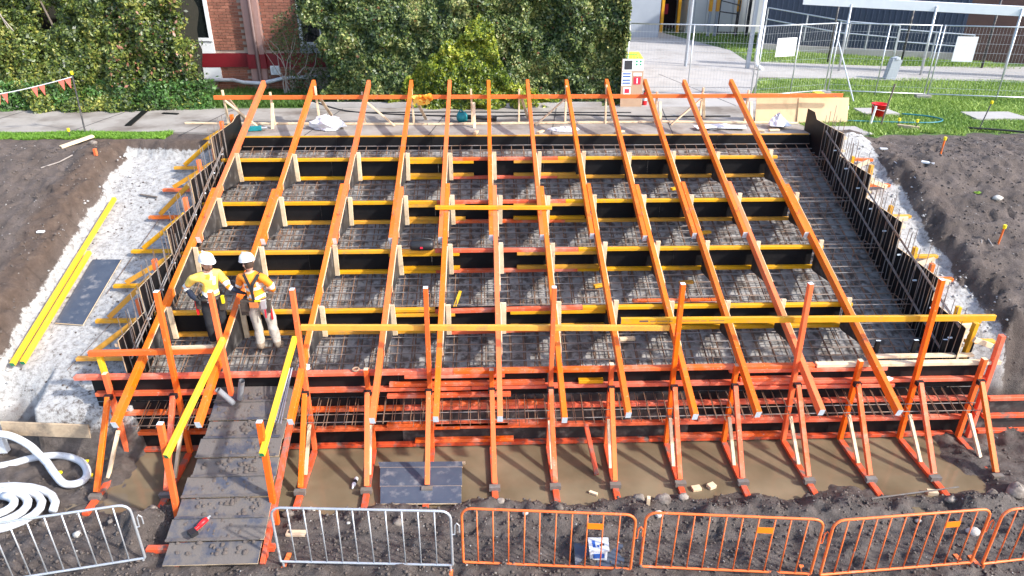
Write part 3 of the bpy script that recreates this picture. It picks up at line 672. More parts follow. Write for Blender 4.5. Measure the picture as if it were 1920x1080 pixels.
# ---- front form (this and all that follows in front stands at the outer scale)
ZS = FS
t = thing('front_form', 'tall front form of black ply crossed by red timbers', 'formwork', (1,9.6,0))
for k in range(6):
    a = -6.3+k*2.42; b = a+2.415
    m = MB(); m.box(a, b, 9.592, 9.61, 1.0, 1.45); m.build('ply_panel', 'ply_black', t)
    m = MB(); m.box(a, b, 9.594, 9.612, -.15, .975); m.build('ply_panel', 'ply_dusty' if k in (2, 3) else 'ply_black', t)
def fw_t(a, b, z, mt='orange_front', y=9.545, h=.062, d=.088, tilt=0):
    m = MB(); m.beam((a,y,z), (b,y,z+tilt), d, h); m.build('timber', mt, t)
fw_t(-6.5, -.58, 1.495, d=.10); fw_t(-.57, 5.28, 1.495, d=.10); fw_t(5.32, 8.38, 1.505, 'pine', d=.10); fw_t(6.2, 8.0, 1.56, 'pine', y=9.68, h=.045)
fw_t(-6.25, -3.0, 1.18); fw_t(-2.99, -.3, 1.18); fw_t(-.29, 3.6, 1.19); fw_t(3.61, 8.3, 1.19)
fw_t(-6.1, -1.4, .80); fw_t(-1.39, 2.6, .80); fw_t(2.61, 8.1, .80)
fw_t(-6.0, -.5, .40); fw_t(-.49, 3.1, .41); fw_t(3.11, 8.2, .41)
fw_t(-5.9, -1.3, .055, 'orange_mud'); fw_t(-1.29, 2.7, .055, 'orange_mud'); fw_t(2.71, 8.0, .06, 'orange_mud')
# splices lapped over the joints, mostly in the middle
for a, b, z in ((-1.35,.25,1.425),(-1.6,.9,1.27),(-1.65,.35,1.06),(-1.1,.9,.875),(-1.7,.3,.47),(-.9,1.1,.475),(-1.25,.4,.135),(3.9,6.5,1.43),(4.1,5.3,1.26),(4.3,6.7,1.10),(3.5,5.4,.475),(3.2,5.2,.13)):
    fw_t(a, b, z, y=9.535 if z != 1.06 else 9.52)
fw_t(1.45, 1.85, 1.27, 'yellow'); 
# starter bars pushed through the front form
t = thing('starter_bars', 'row of rusty starter bars poking out through the front form', 'rebar', (1,9.3,.9))
SB = MB(); SB.tube([(0,0,0),(0,-1,0)], .0062, 5); me = bpy.data.meshes.new('starter_bar'); me.from_pydata(SB.v, [], SB.f); me.materials.append(MATS['rebar_rust'])
x = -5.5; k = 0
while x < 8.0:
    for dz, dx in ((.0, 0), (-.07, .028)):
        inst('starter_bar', me, t, (x+dx+J(.012),9.66,1.0+dz*.5+J(.008)), (J(.03)+.27,0,J(.03)), (1,.62+J(.04),1))
    x += .152; k += 1
for y, z in ((9.28,.885),(9.13,.845)):
    for a, b in ((-5.6,1.0),(.8,8.0)):
        m = MB(); m.tube([(a,y,z),((a+b)/2,y+.01,z-.01),(b,y,z)], .008, 5); m.build('tie_bar', 'rebar', t)
# lower form running on to the right
t = thing('low_form', 'low form of black ply and red timbers running off to the right', 'formwork', (9.2,9.6,0))
m = MB(); m.box(8.40, 11.5, 9.59, 9.61, -.1, .80); m.build('ply_panel', 'ply_dusty', t)
for z in (.78, .42, .10):
    m = MB(); m.beam((8.42,9.54,z), (11.5,9.54,z), .088, .062); m.build('timber', 'orange_mud' if z < .5 else 'orange_front', t)

# ---- raking props against the front form
XP = [-5.974,-4.97,-2.916,-1.936,-.966,.041,.983,1.96,2.983,3.97,4.998,5.983,7.021,8.042]
TALL = {1:(-4.88,3.03), 2:(-2.90,3.04), 4:(-.93,3.04), 6:(.995,3.02), 8:(2.94,3.05), 10:(4.90,3.03), 12:(6.93,3.07)}
for i, x in enumerate(XP):
    tall = TALL.get(i)
    lab = ORDN[i]+' raking prop from the left'+(', its post rising as a guard post' if tall else ' against the front form')
    t = thing('raking_prop', lab, 'prop', (x,8.9,0), 'raking props against the front form')
    xt, zt = tall if tall else (x+J(.01), 1.62+J(.05))
    m = MB(); m.beam((x,9.452,.04), (xt,9.455,zt), .07, .085, 0, None, 1, (0,1,0)); m.build('post', ['orange_post','end_white' if tall else 'pine'], t)
    dx = J(.03); c = ['orange','orange_front','orange','orange','orange','orange','orange_front','orange','orange_front','orange_front','orange_front','orange_front','orange_front','orange'][i]
    m = MB(); m.beam((x+dx,8.46,.13), (x,9.36,1.24), .075, .065, upv=(0,-.7,.7)); m.build('raker', c, t)
    m = MB(); m.beam((x+dx*1.3,8.08+J(.06),.035), (x,9.40,.05), .095, .055); m.build('sole_plate', 'orange_mud', t)
    if i != 5 and i != 4:
        m = MB(); m.beam((x+dx-.01,8.80+J(.03),.075), (x-.005,9.375,.60+J(.03)), .055, .045, upv=(0,-.7,.7)); m.build('strut', 'pine', t)
    m = MB(); m.box(x-.058, x+.058, 9.335, 9.405, 1.19, 1.265); m.box(x-.02, x+.02, 9.325, 9.336, 1.205, 1.24); b_ = m.build('clamp', 'black_plastic', t)
    for s in (-.028, .028): m = MB(); m.cyl((x+s,9.334,1.215), (x+s,9.325,1.215), .012, 8); m.build('bolt', 'end_white', b_)
    m = MB(); m.box(x+dx-.085, x+dx+.085, 8.36, 8.44, .05, .125); m.build('foot_block', 'foot_block', t)
m = MB(); m.beam((-4.10,9.452,.2), (-4.10,9.455,3.02), .07, .085, 0, None, 1, (0,1,0)); m.build('guard_post', ['orange_post','end_white'], label='orange guard post at the head of the ramp, left side', cat='post')
m = MB(); m.beam((8.27,9.50,-.05), (8.25,9.52,2.02), .075, .09, upv=(0,1,0)); m.build('guard_post', ['orange_front'], label='short orange post at the right end of the front form', cat='post')
m = MB(); m.beam((-6.03,9.56,1.3), (-6.07,9.60,1.90), .07, .08, upv=(0,1,0)); m.build('guard_post', ['yellow_bright'], label='short yellow stub at the left end of the front form', cat='post')
m = MB(); m.beam((1.59,9.40,.50), (1.70,8.72,.02), .07, .06, upv=(0,-.5,.7)); m.build('loose_prop', 'orange_mud', label='short muddy orange prop leaning between two rakers', cat='prop')
# guard rails
m = MB(); m.beam((-2.87,9.53,2.345), (2.83,9.535,2.24), .055, .09); m.build('guard_rail', 'yellow', label='long yellow guard rail across the middle guard posts', cat='rail')
t = thing('guard_rail', 'long yellow guard rail reaching to the right end of the front form', 'rail', (5,9.59,2.28))
m = MB(); m.beam((2.07,9.59,2.35), (8.08,9.59,2.31), .055, .10, 0, 1); m.build('beam', ['yellow','blue_plastic'], t)
for a, b, h in ((2.36,2.50,.030),(2.53,2.62,.012),(2.64,2.80,.012),(2.83,2.88,.012),(3.02,3.30,.010),(3.33,3.42,.010),(3.46,3.70,.010)):
    zc = 2.35-.04*(a-2.07)/6; m = MB(); m.box(a, b, 9.5605, 9.562, zc-h/2, zc+h/2); m.build('ink_stamp', 'pipe_brown', t)
m = MB(); m.beam((-6.17,9.535,1.935), (-4.2,9.535,1.955), .07, .085); m.build('guard_rail', 'orange_post', label='short orange guard rail at the left end of the front form', cat='rail')
m = MB(); m.beam((-5.0,9.55,2.005), (-4.27,9.55,2.02), .05, .045); m.build('timber', 'pine', label='pine offcut lying on the short orange guard rail', cat='timber')
# black strips standing in the front corner
for i, x in enumerate((6.40, 7.04, 7.53, 8.0)):
    m = MB(); m.beam((x+.01,9.80,1.20), (x-.01+.03,9.80,1.79), .075, .035, 0, None, 1, (0,1,0))
    m.build('ply_strip', ['ply_black','end_white'], label=ORDN[i]+' black ply strip from the left standing behind the pale top timber', cat='ply strip', group='ply strips in the front corner')

# ---- ramp
t = thing('ramp', 'muddy black ply ramp with cleats from the ground up to the front form', 'ramp', (-3.75,8.3,0))
def RZ(y): return .16+(y-7.0)*(1.26-.16)/2.6
N_ = 9; yy = 6.98
for k in range(N_):
    L_ = 2.60/N_; a = yy+k*L_; b = a+L_-.008; x0 = -4.44+.03*k/2+J(.03); x1 = -3.13+J(.02)
    m = MB(); z0, z1 = RZ(a), RZ(b); lift = .022*(k%2)
    vs = [(x0,a,z0+lift),(x1,a,z0+lift),(x1,b,z1+lift),(x0+.01,b,z1+lift),(x0,a,z0+lift-.018),(x1,a,z0+lift-.018),(x1,b,z1+lift-.018),(x0+.01,b,z1+lift-.018)]
    m.add(vs, [(0,1,2,3),(7,6,5,4),(0,4,5,1),(1,5,6,2),(2,6,7,3),(3,7,4,0)], [0,0,1,1,1,1]); m.build('ply_board', ['ply_ramp','pine_dirty'], t)
    if k:
        m = MB(); m.beam((x0,a+.006,z0+.032), (x1-.05,a+.006+J(.01),z0+.032), .045, .022); m.build('cleat', 'ply_ramp', t)
for x in (-4.25, -3.10):
    m = MB(); m.beam((x,7.02,RZ(7.02)-.10), (x,9.5,RZ(9.5)-.08), .065, .12); m.build('bearer', 'orange_mud', t)
m = MB(); m.beam((-4.75,7.30,.12), (-3.0,7.28,.12), .09, .08); m.build('bearer', 'orange_mud', t)
# muddy footprints heaped on the boards
def splat(n, nm):
    vs = []; fs = []
    for k in range(n):
        x = random.uniform(-4.3,-3.25); y = random.uniform(7.1,9.45); r = random.uniform(.012,.045); z = RZ(y)+.026; j0 = len(vs); nn = 7
        vs.append((x,y,z+r*.5)); an = random.uniform(0,6)
        for j in range(nn):
            q = r*random.uniform(.6,1.3); vs.append((x+q*math.cos(an+j*6.283/nn), y+q*math.sin(an+j*6.283/nn), z-.02))
        fs += [(j0, j0+1+j, j0+1+(j+1)%nn) for j in range(nn)]
    m = MB(); m.add(vs, fs); setp(m.build(nm, 'clod', t, smooth=True), kind='stuff')
splat(260, 'trodden_mud')
for x, xt, lab, c in ((-4.50,-4.10,'left','yellow_bright'), (-3.02,-3.00,'right','yellow_bright')):
    t = thing('ramp_handrail', 'bright yellow ramp handrail on its orange post, '+lab+' side of the ramp', 'handrail', (x,8.0,0), 'ramp handrails')
    m = MB(); m.beam((x-.02 if lab == 'left' else x-.10,7.80,-.1), (x+.10 if lab == 'left' else x-.07,7.80,1.88), .08, .075, 0, None, 1, (0,1,0)); m.build('post', ['orange_post','end_white'], t)
    m = MB(); xx = x+.18 if lab == 'left' else x-.03
    m.beam((xx-.02,7.62,1.46), (xt+.06 if lab == 'left' else xt+.04,9.43,2.22), .062, .095, 0, 1); m.build('rail', [c,'end_green'], t)
ZS = 1.0
# ================================================================ BACKGROUND
# ---- brick building
t = thing('brick_building', 'red brick building with dark windows behind the hedges', 'building', (-6,23.3,LVL))
m = MB(); m.box(-18, 4.2, 23.25, 29, 3.0, 9.2); m.build('wall', 'mortar', t)
BM = MB(); BM.box(0, .228, 0, .06, 0, .074); bme = bpy.data.meshes.new('brick'); bme.from_pydata(BM.v, [], BM.f); bme.materials.append(MATS['brick'])
cnt = 0
for c in range(36):
    z = 3.36+c*.086; off = .12*(c%2)
    if 4.02 < z < 4.50: continue
    for (a, b) in ((-8.45,-7.30), (-6.80,-5.55)):
        x = a-off
        while x < b-.1:
            if cnt < 300 and x+.228 < b+.02 and z < 6.25: inst('brick', bme, t, (x,23.222+J(.004),z)); cnt += 1
            x += .24
m = MB()
for c in range(66):
    z = 3.36+c*.086; off = .12*(c%2)
    if 4.02 < z < 4.50: continue
    for (a, b) in ((-18,-9.3), (-4.7,4.1)):
        x = a-off
        while x < b-.1: m.box(x, x+.228, 23.226, 23.3, z, z+.074); x += .24
    if z >= 6.25:
        for (a, b) in ((-8.45,-7.30), (-6.80,-5.55)):
            x = a-off
            while x < b-.1: m.box(x, x+.228, 23.226, 23.3, z, z+.074); x += .24
setp(m.build('brickwork', 'brick', t), kind='stuff')
m = MB(); m.box(-18, -7.33, 23.16, 23.24, 4.06, 4.47); m.build('red_band', 'red_band', t)
m = MB(); m.box(-6.83, 4.2, 23.16, 23.24, 4.06, 4.47); m.build('red_band', 'red_band', t)
m = MB(); m.box(-7.36, -6.80, 22.98, 23.17, 4.04, 4.46); m.build('red_band', 'red_band', t)
m = MB(); m.box(-7.32, -6.84, 23.03, 23.24, 3.2, 9.0); m.build('pilaster', 'pilaster', t)
m = MB(); m.tube([(-7.03,22.94,9.0),(-7.03,22.94,3.5),(-7.03,22.90,3.42)], .055, 10); m.build('downpipe', 'pipe_brown', t, smooth=True)
for k, (a, b, z0, z1) in enumerate([(-9.35,-8.47,4.93,7.2), (-5.62,-4.5,4.80,7.0), (-14.6,-12.2,4.6,6.9)]):
    wn = MB(); wn.box(a, b, 23.19, 23.23, z0, z1); wn = wn.build('window', 'glass_dark', t)
    for q in ((a-.09,a,z0-.1,z1+.1), (b,b+.09,z0-.1,z1+.1), (a-.0,b,z1,z1+.09), (a,b,z0-.09,z0), ((a+b)/2-.02,(a+b)/2+.02,z0,z1)):
        m = MB(); m.box(q[0], q[1], 23.13, 23.22, q[2], q[3]); m.build('frame', 'white_paint', wn)
m = MB(); m.box(-9.4, -8.38, 23.17, 23.235, 4.475, 4.82); m.build('sill_panel', 'white_paint', t)
m = MB(); m.box(-9.4, -8.30, 23.17, 23.235, 3.62, 4.05); m.build('sill_panel', 'white_paint', t)
m = MB(); m.box(-5.75, -4.4, 23.17, 23.235, 4.475, 4.70); m.build('sill_panel', 'grey_wall', t)
m = MB(); m.tube([(-10.5,22.98,3.72),(-7.9,22.98,3.70),(-7.55,22.9,3.64),(-7.0,22.84,3.62),(-6.6,22.9,3.70),(-6.3,22.98,3.76),(-4.8,22.98,3.80)], .058, 10); m.build('waste_pipe', 'white_pipe', t, smooth=True)
vt = MB(); vt.box(-6.74, -6.45, 23.13, 23.24, 3.83, 4.10); vt = vt.build('vent', 'white_paint', t)
for r in (.11, .08, .05): m = MB(); m.tube([(-6.595+r*math.cos(a*.393),23.12,3.965+r*math.sin(a*.393)) for a in range(16)], .008, 5, closed=True); m.build('vent_ring', 'steel', vt)
# eave so that the upper wall is finished
m = MB(); m.box(-18.3, 4.5, 22.8, 29.3, 9.2, 9.4); m.build('roof', 'pipe_brown', t)

# ---- hedges
def leaves(name, parent, n, box, front, mask, depth, size, pal, seed, up_bias=.5):
    r = np.random.default_rng(seed)
    x = r.uniform(box[0], box[1], n*3); z = r.uniform(box[2], box[3], n*3); k = mask(x, z)
    x, z = x[k][:n], z[k][:n]; n = len(x)
    d = r.exponential(depth, n); y = front(x, z)+d
    nrm = np.stack([r.normal(0,.65,n), -np.abs(r.normal(.75,.5,n)), r.normal(up_bias,.55,n)], -1); nrm /= np.linalg.norm(nrm, axis=1)[:,None]
    a = r.normal(0, 1, (n,3)); a -= (a*nrm).sum(1)[:,None]*nrm; a /= np.linalg.norm(a, axis=1)[:,None]; b = np.cross(nrm, a)
    s = (size*(.55+1.1*r.random(n)**2.2))[:,None]; c = np.stack([x,y,z], -1)
    v = np.stack([c-a*s, c+b*s*.55+nrm*s*.12, c+a*s, c-b*s*.55+nrm*s*.12], 1).reshape(-1,3)
    f = np.arange(n*4).reshape(-1,4)
    w0 = np.clip(r.random(n)**1.25*.85+.55*(fbm(x, z, 1.6, 4)+.12), 0, 1)
    P0 = np.array(pal); q = w0*(len(P0)-1); i0 = np.minimum(q.astype(int), len(P0)-2); fr = (q-i0)[:,None]
    col = P0[i0]*(1-fr)+P0[i0+1]*fr; col *= r.uniform(.7, 1.3, n)[:,None]
    o = put_mesh(name, v-np.array(ORG[parent]) , f, 'leaf', tint=np.repeat(col, 4, 0)); o.parent = parent
    return setp(o, kind='stuff')
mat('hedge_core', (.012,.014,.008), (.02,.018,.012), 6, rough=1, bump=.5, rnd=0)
def core(parent, pts, fr, d0, depth, top):      # dark lumpy solid added inside a hedge to block see-through
    xs_ = np.linspace(pts[0], pts[1], 60); zs_ = np.linspace(LVL-.05, top, 30); Xc, Zc = np.meshgrid(xs_, zs_)
    Yf = fr(Xc, Zc)+d0; m = MB(); n0 = 60; vs = [(a,b,c) for a, b, c in zip(Xc.ravel(), Yf.ravel(), Zc.ravel())]+[(a,b+depth,c) for a, b, c in zip(Xc.ravel(), Yf.ravel(), Zc.ravel())]
    N1 = len(vs)//2; fs = []
    for j in range(29):
        for i in range(59):
            q = j*n0+i; fs.append((q,q+1,q+n0+1,q+n0)); fs.append((N1+q+n0,N1+q+n0+1,N1+q+1,N1+q))
    for i in range(59): fs.append((29*n0+i,29*n0+i+1,N1+29*n0+i+1,N1+29*n0+i))
    for j in range(29): fs.append((j*n0,(j+1)*n0,N1+(j+1)*n0,N1+j*n0)); fs.append((N1+j*n0+59,N1+(j+1)*n0+59,(j+1)*n0+59,j*n0+59))
    m.add(vs, fs); m.build('dark_infill', 'hedge_core', parent)
fL = lambda x, z: 20.12+.24*(z-LVL)+.55*(fbm(x, z, .75, 3))+.48*fbm(x, z, 2.3, 3)+.22*np.exp(-((z-LVL)/.5)**2)*-1
mL = lambda x, z: (x < -8.05+.55*fbm(z*1.3, z, 1.1, 3)+.35*fbm(x, z, 3, 3)-.10*(z-LVL)*(z > 4.6)) & ~(np.hypot((x+12.0)/.40,(z-5.62)/.40) < .75+1.1*fbm(x, z, 1.8, 4)) & (z < 6.9+.3*fbm(x, z, 1, 3))
t = thing('hedge', 'tall mixed hedge with yellow tipped leaves at the left of the brick building', 'hedge', (-11,21,LVL))
PALL = [(.018,.034,.010),(.040,.070,.014),(.080,.115,.022),(.11,.16,.028),(.185,.22,.038),(.32,.31,.065)]
leaves('crown', t, 78000, (-16,-7.4,LVL-.03,7.1), fL, mL, .16, .047, PALL, 11)
leaves('red_tips', t, 340, (-10.2,-7.6,4.0,6.6), lambda x, z: fL(x, z)-.04, mL, .08, .045, [(.24,.09,.05),(.38,.20,.12)], 12)
leaves('ground_ivy', t, 9000, (-16,-7.2,LVL-.02,LVL+.75), lambda x, z: 19.95+.35*(z-LVL)+.3*fbm(x, z, 1.2, 3), lambda x, z: x < -7.5+.4*fbm(x, z, 2, 2)-.3*(z-LVL), .1, .045, [(.03,.07,.014),(.07,.16,.03),(.13,.26,.06)], 13)
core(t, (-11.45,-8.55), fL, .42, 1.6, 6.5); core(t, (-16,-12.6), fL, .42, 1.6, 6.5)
for i in range(7):
    x = -15+i*1.05; m = MB(); m.tube([(x,21.3,LVL-.1),(x+.1,21.2,4.6),(x+.3*J(1),21.0,6.4)], [.05,.04,.02], 6); m.build('stem', 'bark', t)
for i in range(9):       # pale bare twigs at the far left
    m = MB(); x = -13.2+J(.5); m.tube([(x,20.9,4.6),(x-.1+J(.3),20.75,5.4),(x-.2+J(.5),20.65,6.5)], [.022,.016,.006], 5); m.build('twig', 'dead_wood', t)
fR = lambda x, z: 20.55+.12*(z-LVL)+.50*fbm(x+30, z, .7, 3)+.45*fbm(x+30, z, 2.1, 3)
mR = lambda x, z: (x > -4.72-.35*(z-4.7)+.6*fbm(z, z*.7, 1.3, 3)+.45*fbm(x, z, 3, 3)) & (x < 3.98+.16*fbm(x, z, 1.5, 3)-.12*np.exp(-((z-LVL)/.4)**2)) & (z < 7.0+.3*fbm(x, z, 1, 3))
t = thing('hedge', 'big clipped green hedge behind the middle of the stair, ending squarely at the concrete apron', 'hedge', (0,21.5,LVL))
PALR = [(.022,.045,.014),(.050,.092,.024),(.10,.15,.04),(.165,.21,.055),(.25,.275,.08),(.38,.37,.13)]
leaves('crown', t, 130000, (-6.4,4.6,LVL-.02,7.2), fR, mR, .17, .046, PALR, 21)
leaves('autumn_leaves', t, 330, (-4.5,4.2,LVL,7), lambda x, z: fR(x, z)-.03, mR, .1, .045, [(.16,.05,.02),(.26,.12,.05)], 22)
def side_leaves(parent, n, xc, y0, y1, z0, z1, size, pal, seed):
    r = np.random.default_rng(seed); y = r.uniform(y0, y1, n); z = r.uniform(z0, z1, n); x = xc+.14*fbm(y, z, 1.2, 3)-r.exponential(.10, n)
    nrm = np.stack([np.abs(r.normal(.8,.4,n)), r.normal(0,.6,n), r.normal(.4,.5,n)], -1); nrm /= np.linalg.norm(nrm, axis=1)[:,None]
    a = r.normal(0, 1, (n,3)); a -= (a*nrm).sum(1)[:,None]*nrm; a /= np.linalg.norm(a, axis=1)[:,None]; b = np.cross(nrm, a)
    s = (size*r.uniform(.6,1.35,n))[:,None]; c = np.stack([x,y,z], -1)
    v = np.stack([c-a*s, c+b*s*.55, c+a*s, c-b*s*.55], 1).reshape(-1,3); P0 = np.array(pal); col = P0[r.integers(0, len(P0), n)]*r.uniform(.7,1.3,n)[:,None]
    o = put_mesh('side_foliage', v-np.array(ORG[parent]), np.arange(n*4).reshape(-1,4), 'leaf', tint=np.repeat(col,4,0)); o.parent = parent; setp(o, kind='stuff')
side_leaves(t, 16000, 4.02, 20.5, 22.9, LVL, 7.0, .045, PALR, 23)
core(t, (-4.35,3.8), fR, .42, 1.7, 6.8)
for i in range(8):
    x = -4+i*1.05; m = MB(); m.tube([(x,21.7,LVL-.1),(x+.1,21.5,4.8),(x+.3*J(1),21.3,6.6)], [.05,.04,.02], 6); m.build('stem', 'bark', t)
fB = lambda x, z: 19.98+.22*((x+.4)/1.8)**2+.12*(z-LVL)+.55*fbm(x+9, z, 2.4, 3)
mB = lambda x, z: (z < LVL+.35+2.05*np.exp(-((x+.35)/1.15)**2)+.9*fbm(x, z*.3, 1.4, 4)) & (abs(x+.3) < 2.35+.3*fbm(z, z, 2, 2))
t = thing('golden_bush', 'lime yellow leafy bush growing in front of the middle of the clipped hedge', 'bush', (-.3,20.6,LVL))
leaves('crown', t, 30000, (-2.9,2.3,LVL,6.0), fB, mB, .12, .04, [(.045,.085,.008),(.11,.17,.014),(.22,.27,.02),(.37,.40,.035),(.52,.50,.06)], 31)
m = MB(); m.tube([(-.3,20.9,LVL-.1),(-.3,20.9,4.3),(-.2,20.8,5.1)], [.05,.04,.02], 6); m.build('stem', 'bark', t)
t = thing('straggly_shrub', 'straggly shrub with bare grey branches against the brick wall', 'shrub', (-5.9,22.4,LVL))
for i in range(11):
    x = -5.9+J(.3); a = V((x,22.4,LVL-.05)); pts = [a]; d = V((J(.5),-.12+J(.1),1)).normalized()
    for k in range(5): d = (d+V((J(.5),J(.2),J(.2)))).normalized(); pts.append(pts[-1]+d*.38)
    m = MB(); m.tube(pts, [.022,.018,.014,.010,.007,.003], 5); m.build('branch', 'dead_wood', t)
mS = lambda x, z: (np.hypot((x+5.65)/.55, (z-4.95)/.75) < 1+.9*fbm(x, z, 2, 3)) | ((abs(x+5.1) < .9) & (z < 4.05+.6*fbm(x, z, 1.7, 3)))
leaves('foliage', t, 3600, (-6.6,-4.2,LVL,6.0), lambda x, z: 22.15+.4*fbm(x, z, 1, 3), mS, .16, .034, [(.04,.06,.02),(.09,.12,.035),(.16,.19,.06)], 41)
blades('weeds', lambda x, y: (y > 20.5) & (y < 22.9) & (x < -4.8) & (x > -8.6), 9000, (-8.6,-4.8,20.4,22.9), .12, 'weedy grass at the foot of the brick wall', ((.03,.09,.01),(.11,.20,.03)))

# ---- temporary fence
def fence(a, b, h, lab, par='mesh'):
    a, b = V(a), V(b); L_ = (b-a).length; ang = math.atan2(b.y-a.y, b.x-a.x)
    t = thing('temporary_fence', lab, 'fence', tuple(a), 'temporary mesh fence panels', ang)
    for x in (.03, L_-.03, L_/2):
        m = MB(); m.cyl((x,0,-.02), (x,0,h if x != L_/2 else h-.02), .019, 8); m.build('upright', 'steel', t, local=True, smooth=True)
    for z in (.12, h-.02): m = MB(); m.cyl((0,0,z), (L_,0,z), .018, 8); m.build('cross_tube', 'steel', t, local=True, smooth=True)
    m = MB(); x = .08
    while x < L_-.05: m.tube([(x,0,.12),(x,0,h-.02)], .0022, 3, 0, False); x += .09
    z = .3
    while z < h-.05: m.tube([(.03,.005,z),(L_-.03,.005,z)], .0032, 3, 0, False); z += .26
    setp(m.build('wire_mesh', 'steel', t, local=True), kind='stuff')
    m = MB(); m.box(-.3, .12, -.12, .12, -.01, .09); m.build('foot_block', 'concrete', t, local=True)
    return t
fence((4.25,21.9,LVL), (7.95,21.2,LVL), 2.1, 'mesh fence panel beside the clipped hedge, nearest the recycling bin')
fence((8.0,21.15,LVL), (10.55,22.0,LVL), 2.1, 'mesh fence panel with a white sign near the white post')
fence((10.6,22.0,LVL), (13.35,21.35,LVL), 2.1, 'mesh fence panel standing on the lawn in front of the white post')
fence((13.4,21.35,LVL), (17.2,20.5,LVL), 2.1, 'rightmost mesh fence panel with a tall white sign')
for a, b, z0, z1, lab in (((8.50,21.28),(9.16,21.50),4.62,5.14,'blank white board hung on the fence near the concrete apron'), ((13.78,21.22),(14.33,21.10),4.50,5.20,'blank white board hung on the fence at the far right')):
    m = MB(); A = V((*a,0)); B = V((*b,0)); n_ = V((0,-1,0))*.04
    m.add([A+n_+V((0,0,z0)), B+n_+V((0,0,z0)), B+n_+V((0,0,z1)), A+n_+V((0,0,z1)), A+n_*.6+V((0,0,z0)), B+n_*.6+V((0,0,z0)), B+n_*.6+V((0,0,z1)), A+n_*.6+V((0,0,z1))],
      [(0,1,2,3),(7,6,5,4),(0,4,5,1),(1,5,6,2),(2,6,7,3),(3,7,4,0)]); m.build('sign_board', 'white', label=lab, cat='sign', group='white boards on the fence')
m = MB(); m.tube([(10.95,20.9,LVL),(10.62,21.95,LVL+1.6)], .02, 8); m.tube([(10.62,20.9,LVL+.03),(10.62,22.0,LVL+.03)], .02, 8); m.build('fence_stay', 'steel', label='raking steel stay behind the mesh fence on the lawn', cat='stay')

# ---- walkway canopy
t = thing('walkway_canopy', 'white edged walkway canopy on thin grey posts at the top right', 'canopy', (15,25.5,LVL))
m = MB(); m.beam((11.4,26.75,5.78), (26,21.9,5.36), .16, .30); m.build('fascia', 'white_paint', t)
m = MB(); m.add([(11.4,26.85,5.92),(26,22.0,5.50),(26.1,22.3,5.50),(11.5,27.15,5.92),(11.4,26.85,5.78),(26,22.0,5.36),(26.1,22.3,5.36),(11.5,27.15,5.78)], [(0,1,2,3),(7,6,5,4),(0,4,5,1),(1,5,6,2),(2,6,7,3),(3,7,4,0)]); m.build('gutter', 'white_paint', t)
for x, y in ((12.9,26.14),(15.44,25.25),(17.88,24.45),(20.6,23.6)): m = MB(); m.cyl((x,y,LVL), (x,y+.05,5.68), .04, 8); m.build('post', 'steel', t, smooth=True)
for x, y in ((13.5,28.4),(16.0,27.6),(18.6,26.7)): m = MB(); m.cyl((x,y,LVL), (x,y,5.95), .04, 8); m.build('post', 'dark_steel', t, smooth=True)
t = thing('downpipe_post', 'white square post with a downpipe at the edge of the concrete apron', 'post', (9.83,26.64,LVL))
m = MB(); m.beam((9.74,26.8,LVL), (9.74,26.8,7.5), .13, .13, upv=(0,1,0)); m.build('post', 'grey_wall', t)
m = MB(); m.tube([(9.98,26.65,7.5),(9.98,26.65,3.75),(10.0,26.55,3.55),(10.12,26.3,3.45)], .075, 8); m.build('downpipe', 'white_paint', t, smooth=True)
m = MB(); m.cyl((7.55,27.3,LVL), (7.55,27.3,7.5), .06, 8); m.build('steel_post', 'grey_wall', label='plain grey post standing on the concrete apron', cat='post')
# ---- white building with a dark entry
t = thing('white_building', 'white walled building with a dark entry behind the concrete apron', 'building', (10.5,38.5,LVL))
m = MB(); m.box(10.35, 14.6, 38.1, 44, 3.0, 8); m.build('wall', 'pale_wall', t)
m = MB(); m.box(4.6, 8.45, 36.0, 44, 3.0, 8); m.build('wall', 'grey_wall', t)
m = MB(); m.box(8.45, 10.35, 40.5, 44, 3.0, 8); m.build('entry_back', 'interior', t)
m = MB(); m.box(8.45, 10.35, 36.1, 44, 6.6, 8); m.build('entry_ceiling', 'interior', t)
for x in (9.05, 9.9): m = MB(); m.box(x-.07, x+.07, 38.0, 38.14, LVL, 6.6); m.build('post', 'yellow', t)
for i, x in enumerate((8.7,8.95,9.3,9.6)): m = MB(); m.box(x-.1, x+.1, 39.6, 39.75, LVL+.5+.25*(i%2), LVL+1.0+.25*(i%2)); m.build('panel', 'seat_red', t)
for x in (10.7,11.3,12.0,12.7,13.4): m = MB(); m.box(x-.012, x+.012, 38.08, 38.11, 3.3, 8); m.build('joint', 'grey_wall', t)
for x, c in ((11.05,'grey_wall'),(11.4,'grey_wall'),(12.45,'dark_steel'),(13.0,'dark_steel')):
    m = MB(); m.beam((x,36.6,LVL), (x,36.6,7.4), .12, .12, upv=(0,1,0)); p = m.build('post', c, t)
    if c == 'grey_wall' or x > 12.4 and x < 12.6: m = MB(); m.box(x-.075, x+.075, 36.52, 36.68, 4.55, 5.35); m.build('safety_band', 'yellow', p)
gt = thing('side_gate', 'open dark framed gate in front of the white wall', 'gate', (11.9,36.3,LVL))
for a, b in (((11.5,36.5,3.45),(11.5,36.5,5.1)),((12.35,36.2,3.45),(12.35,36.2,5.1)),((11.5,36.5,5.05),(12.35,36.2,4.85)),((11.5,36.5,4.55),(12.35,36.2,4.45)),((11.5,36.5,3.6),(12.35,36.2,3.6))): m = MB(); m.cyl(a, b, .03, 6); m.build('bar', 'dark_steel', gt)
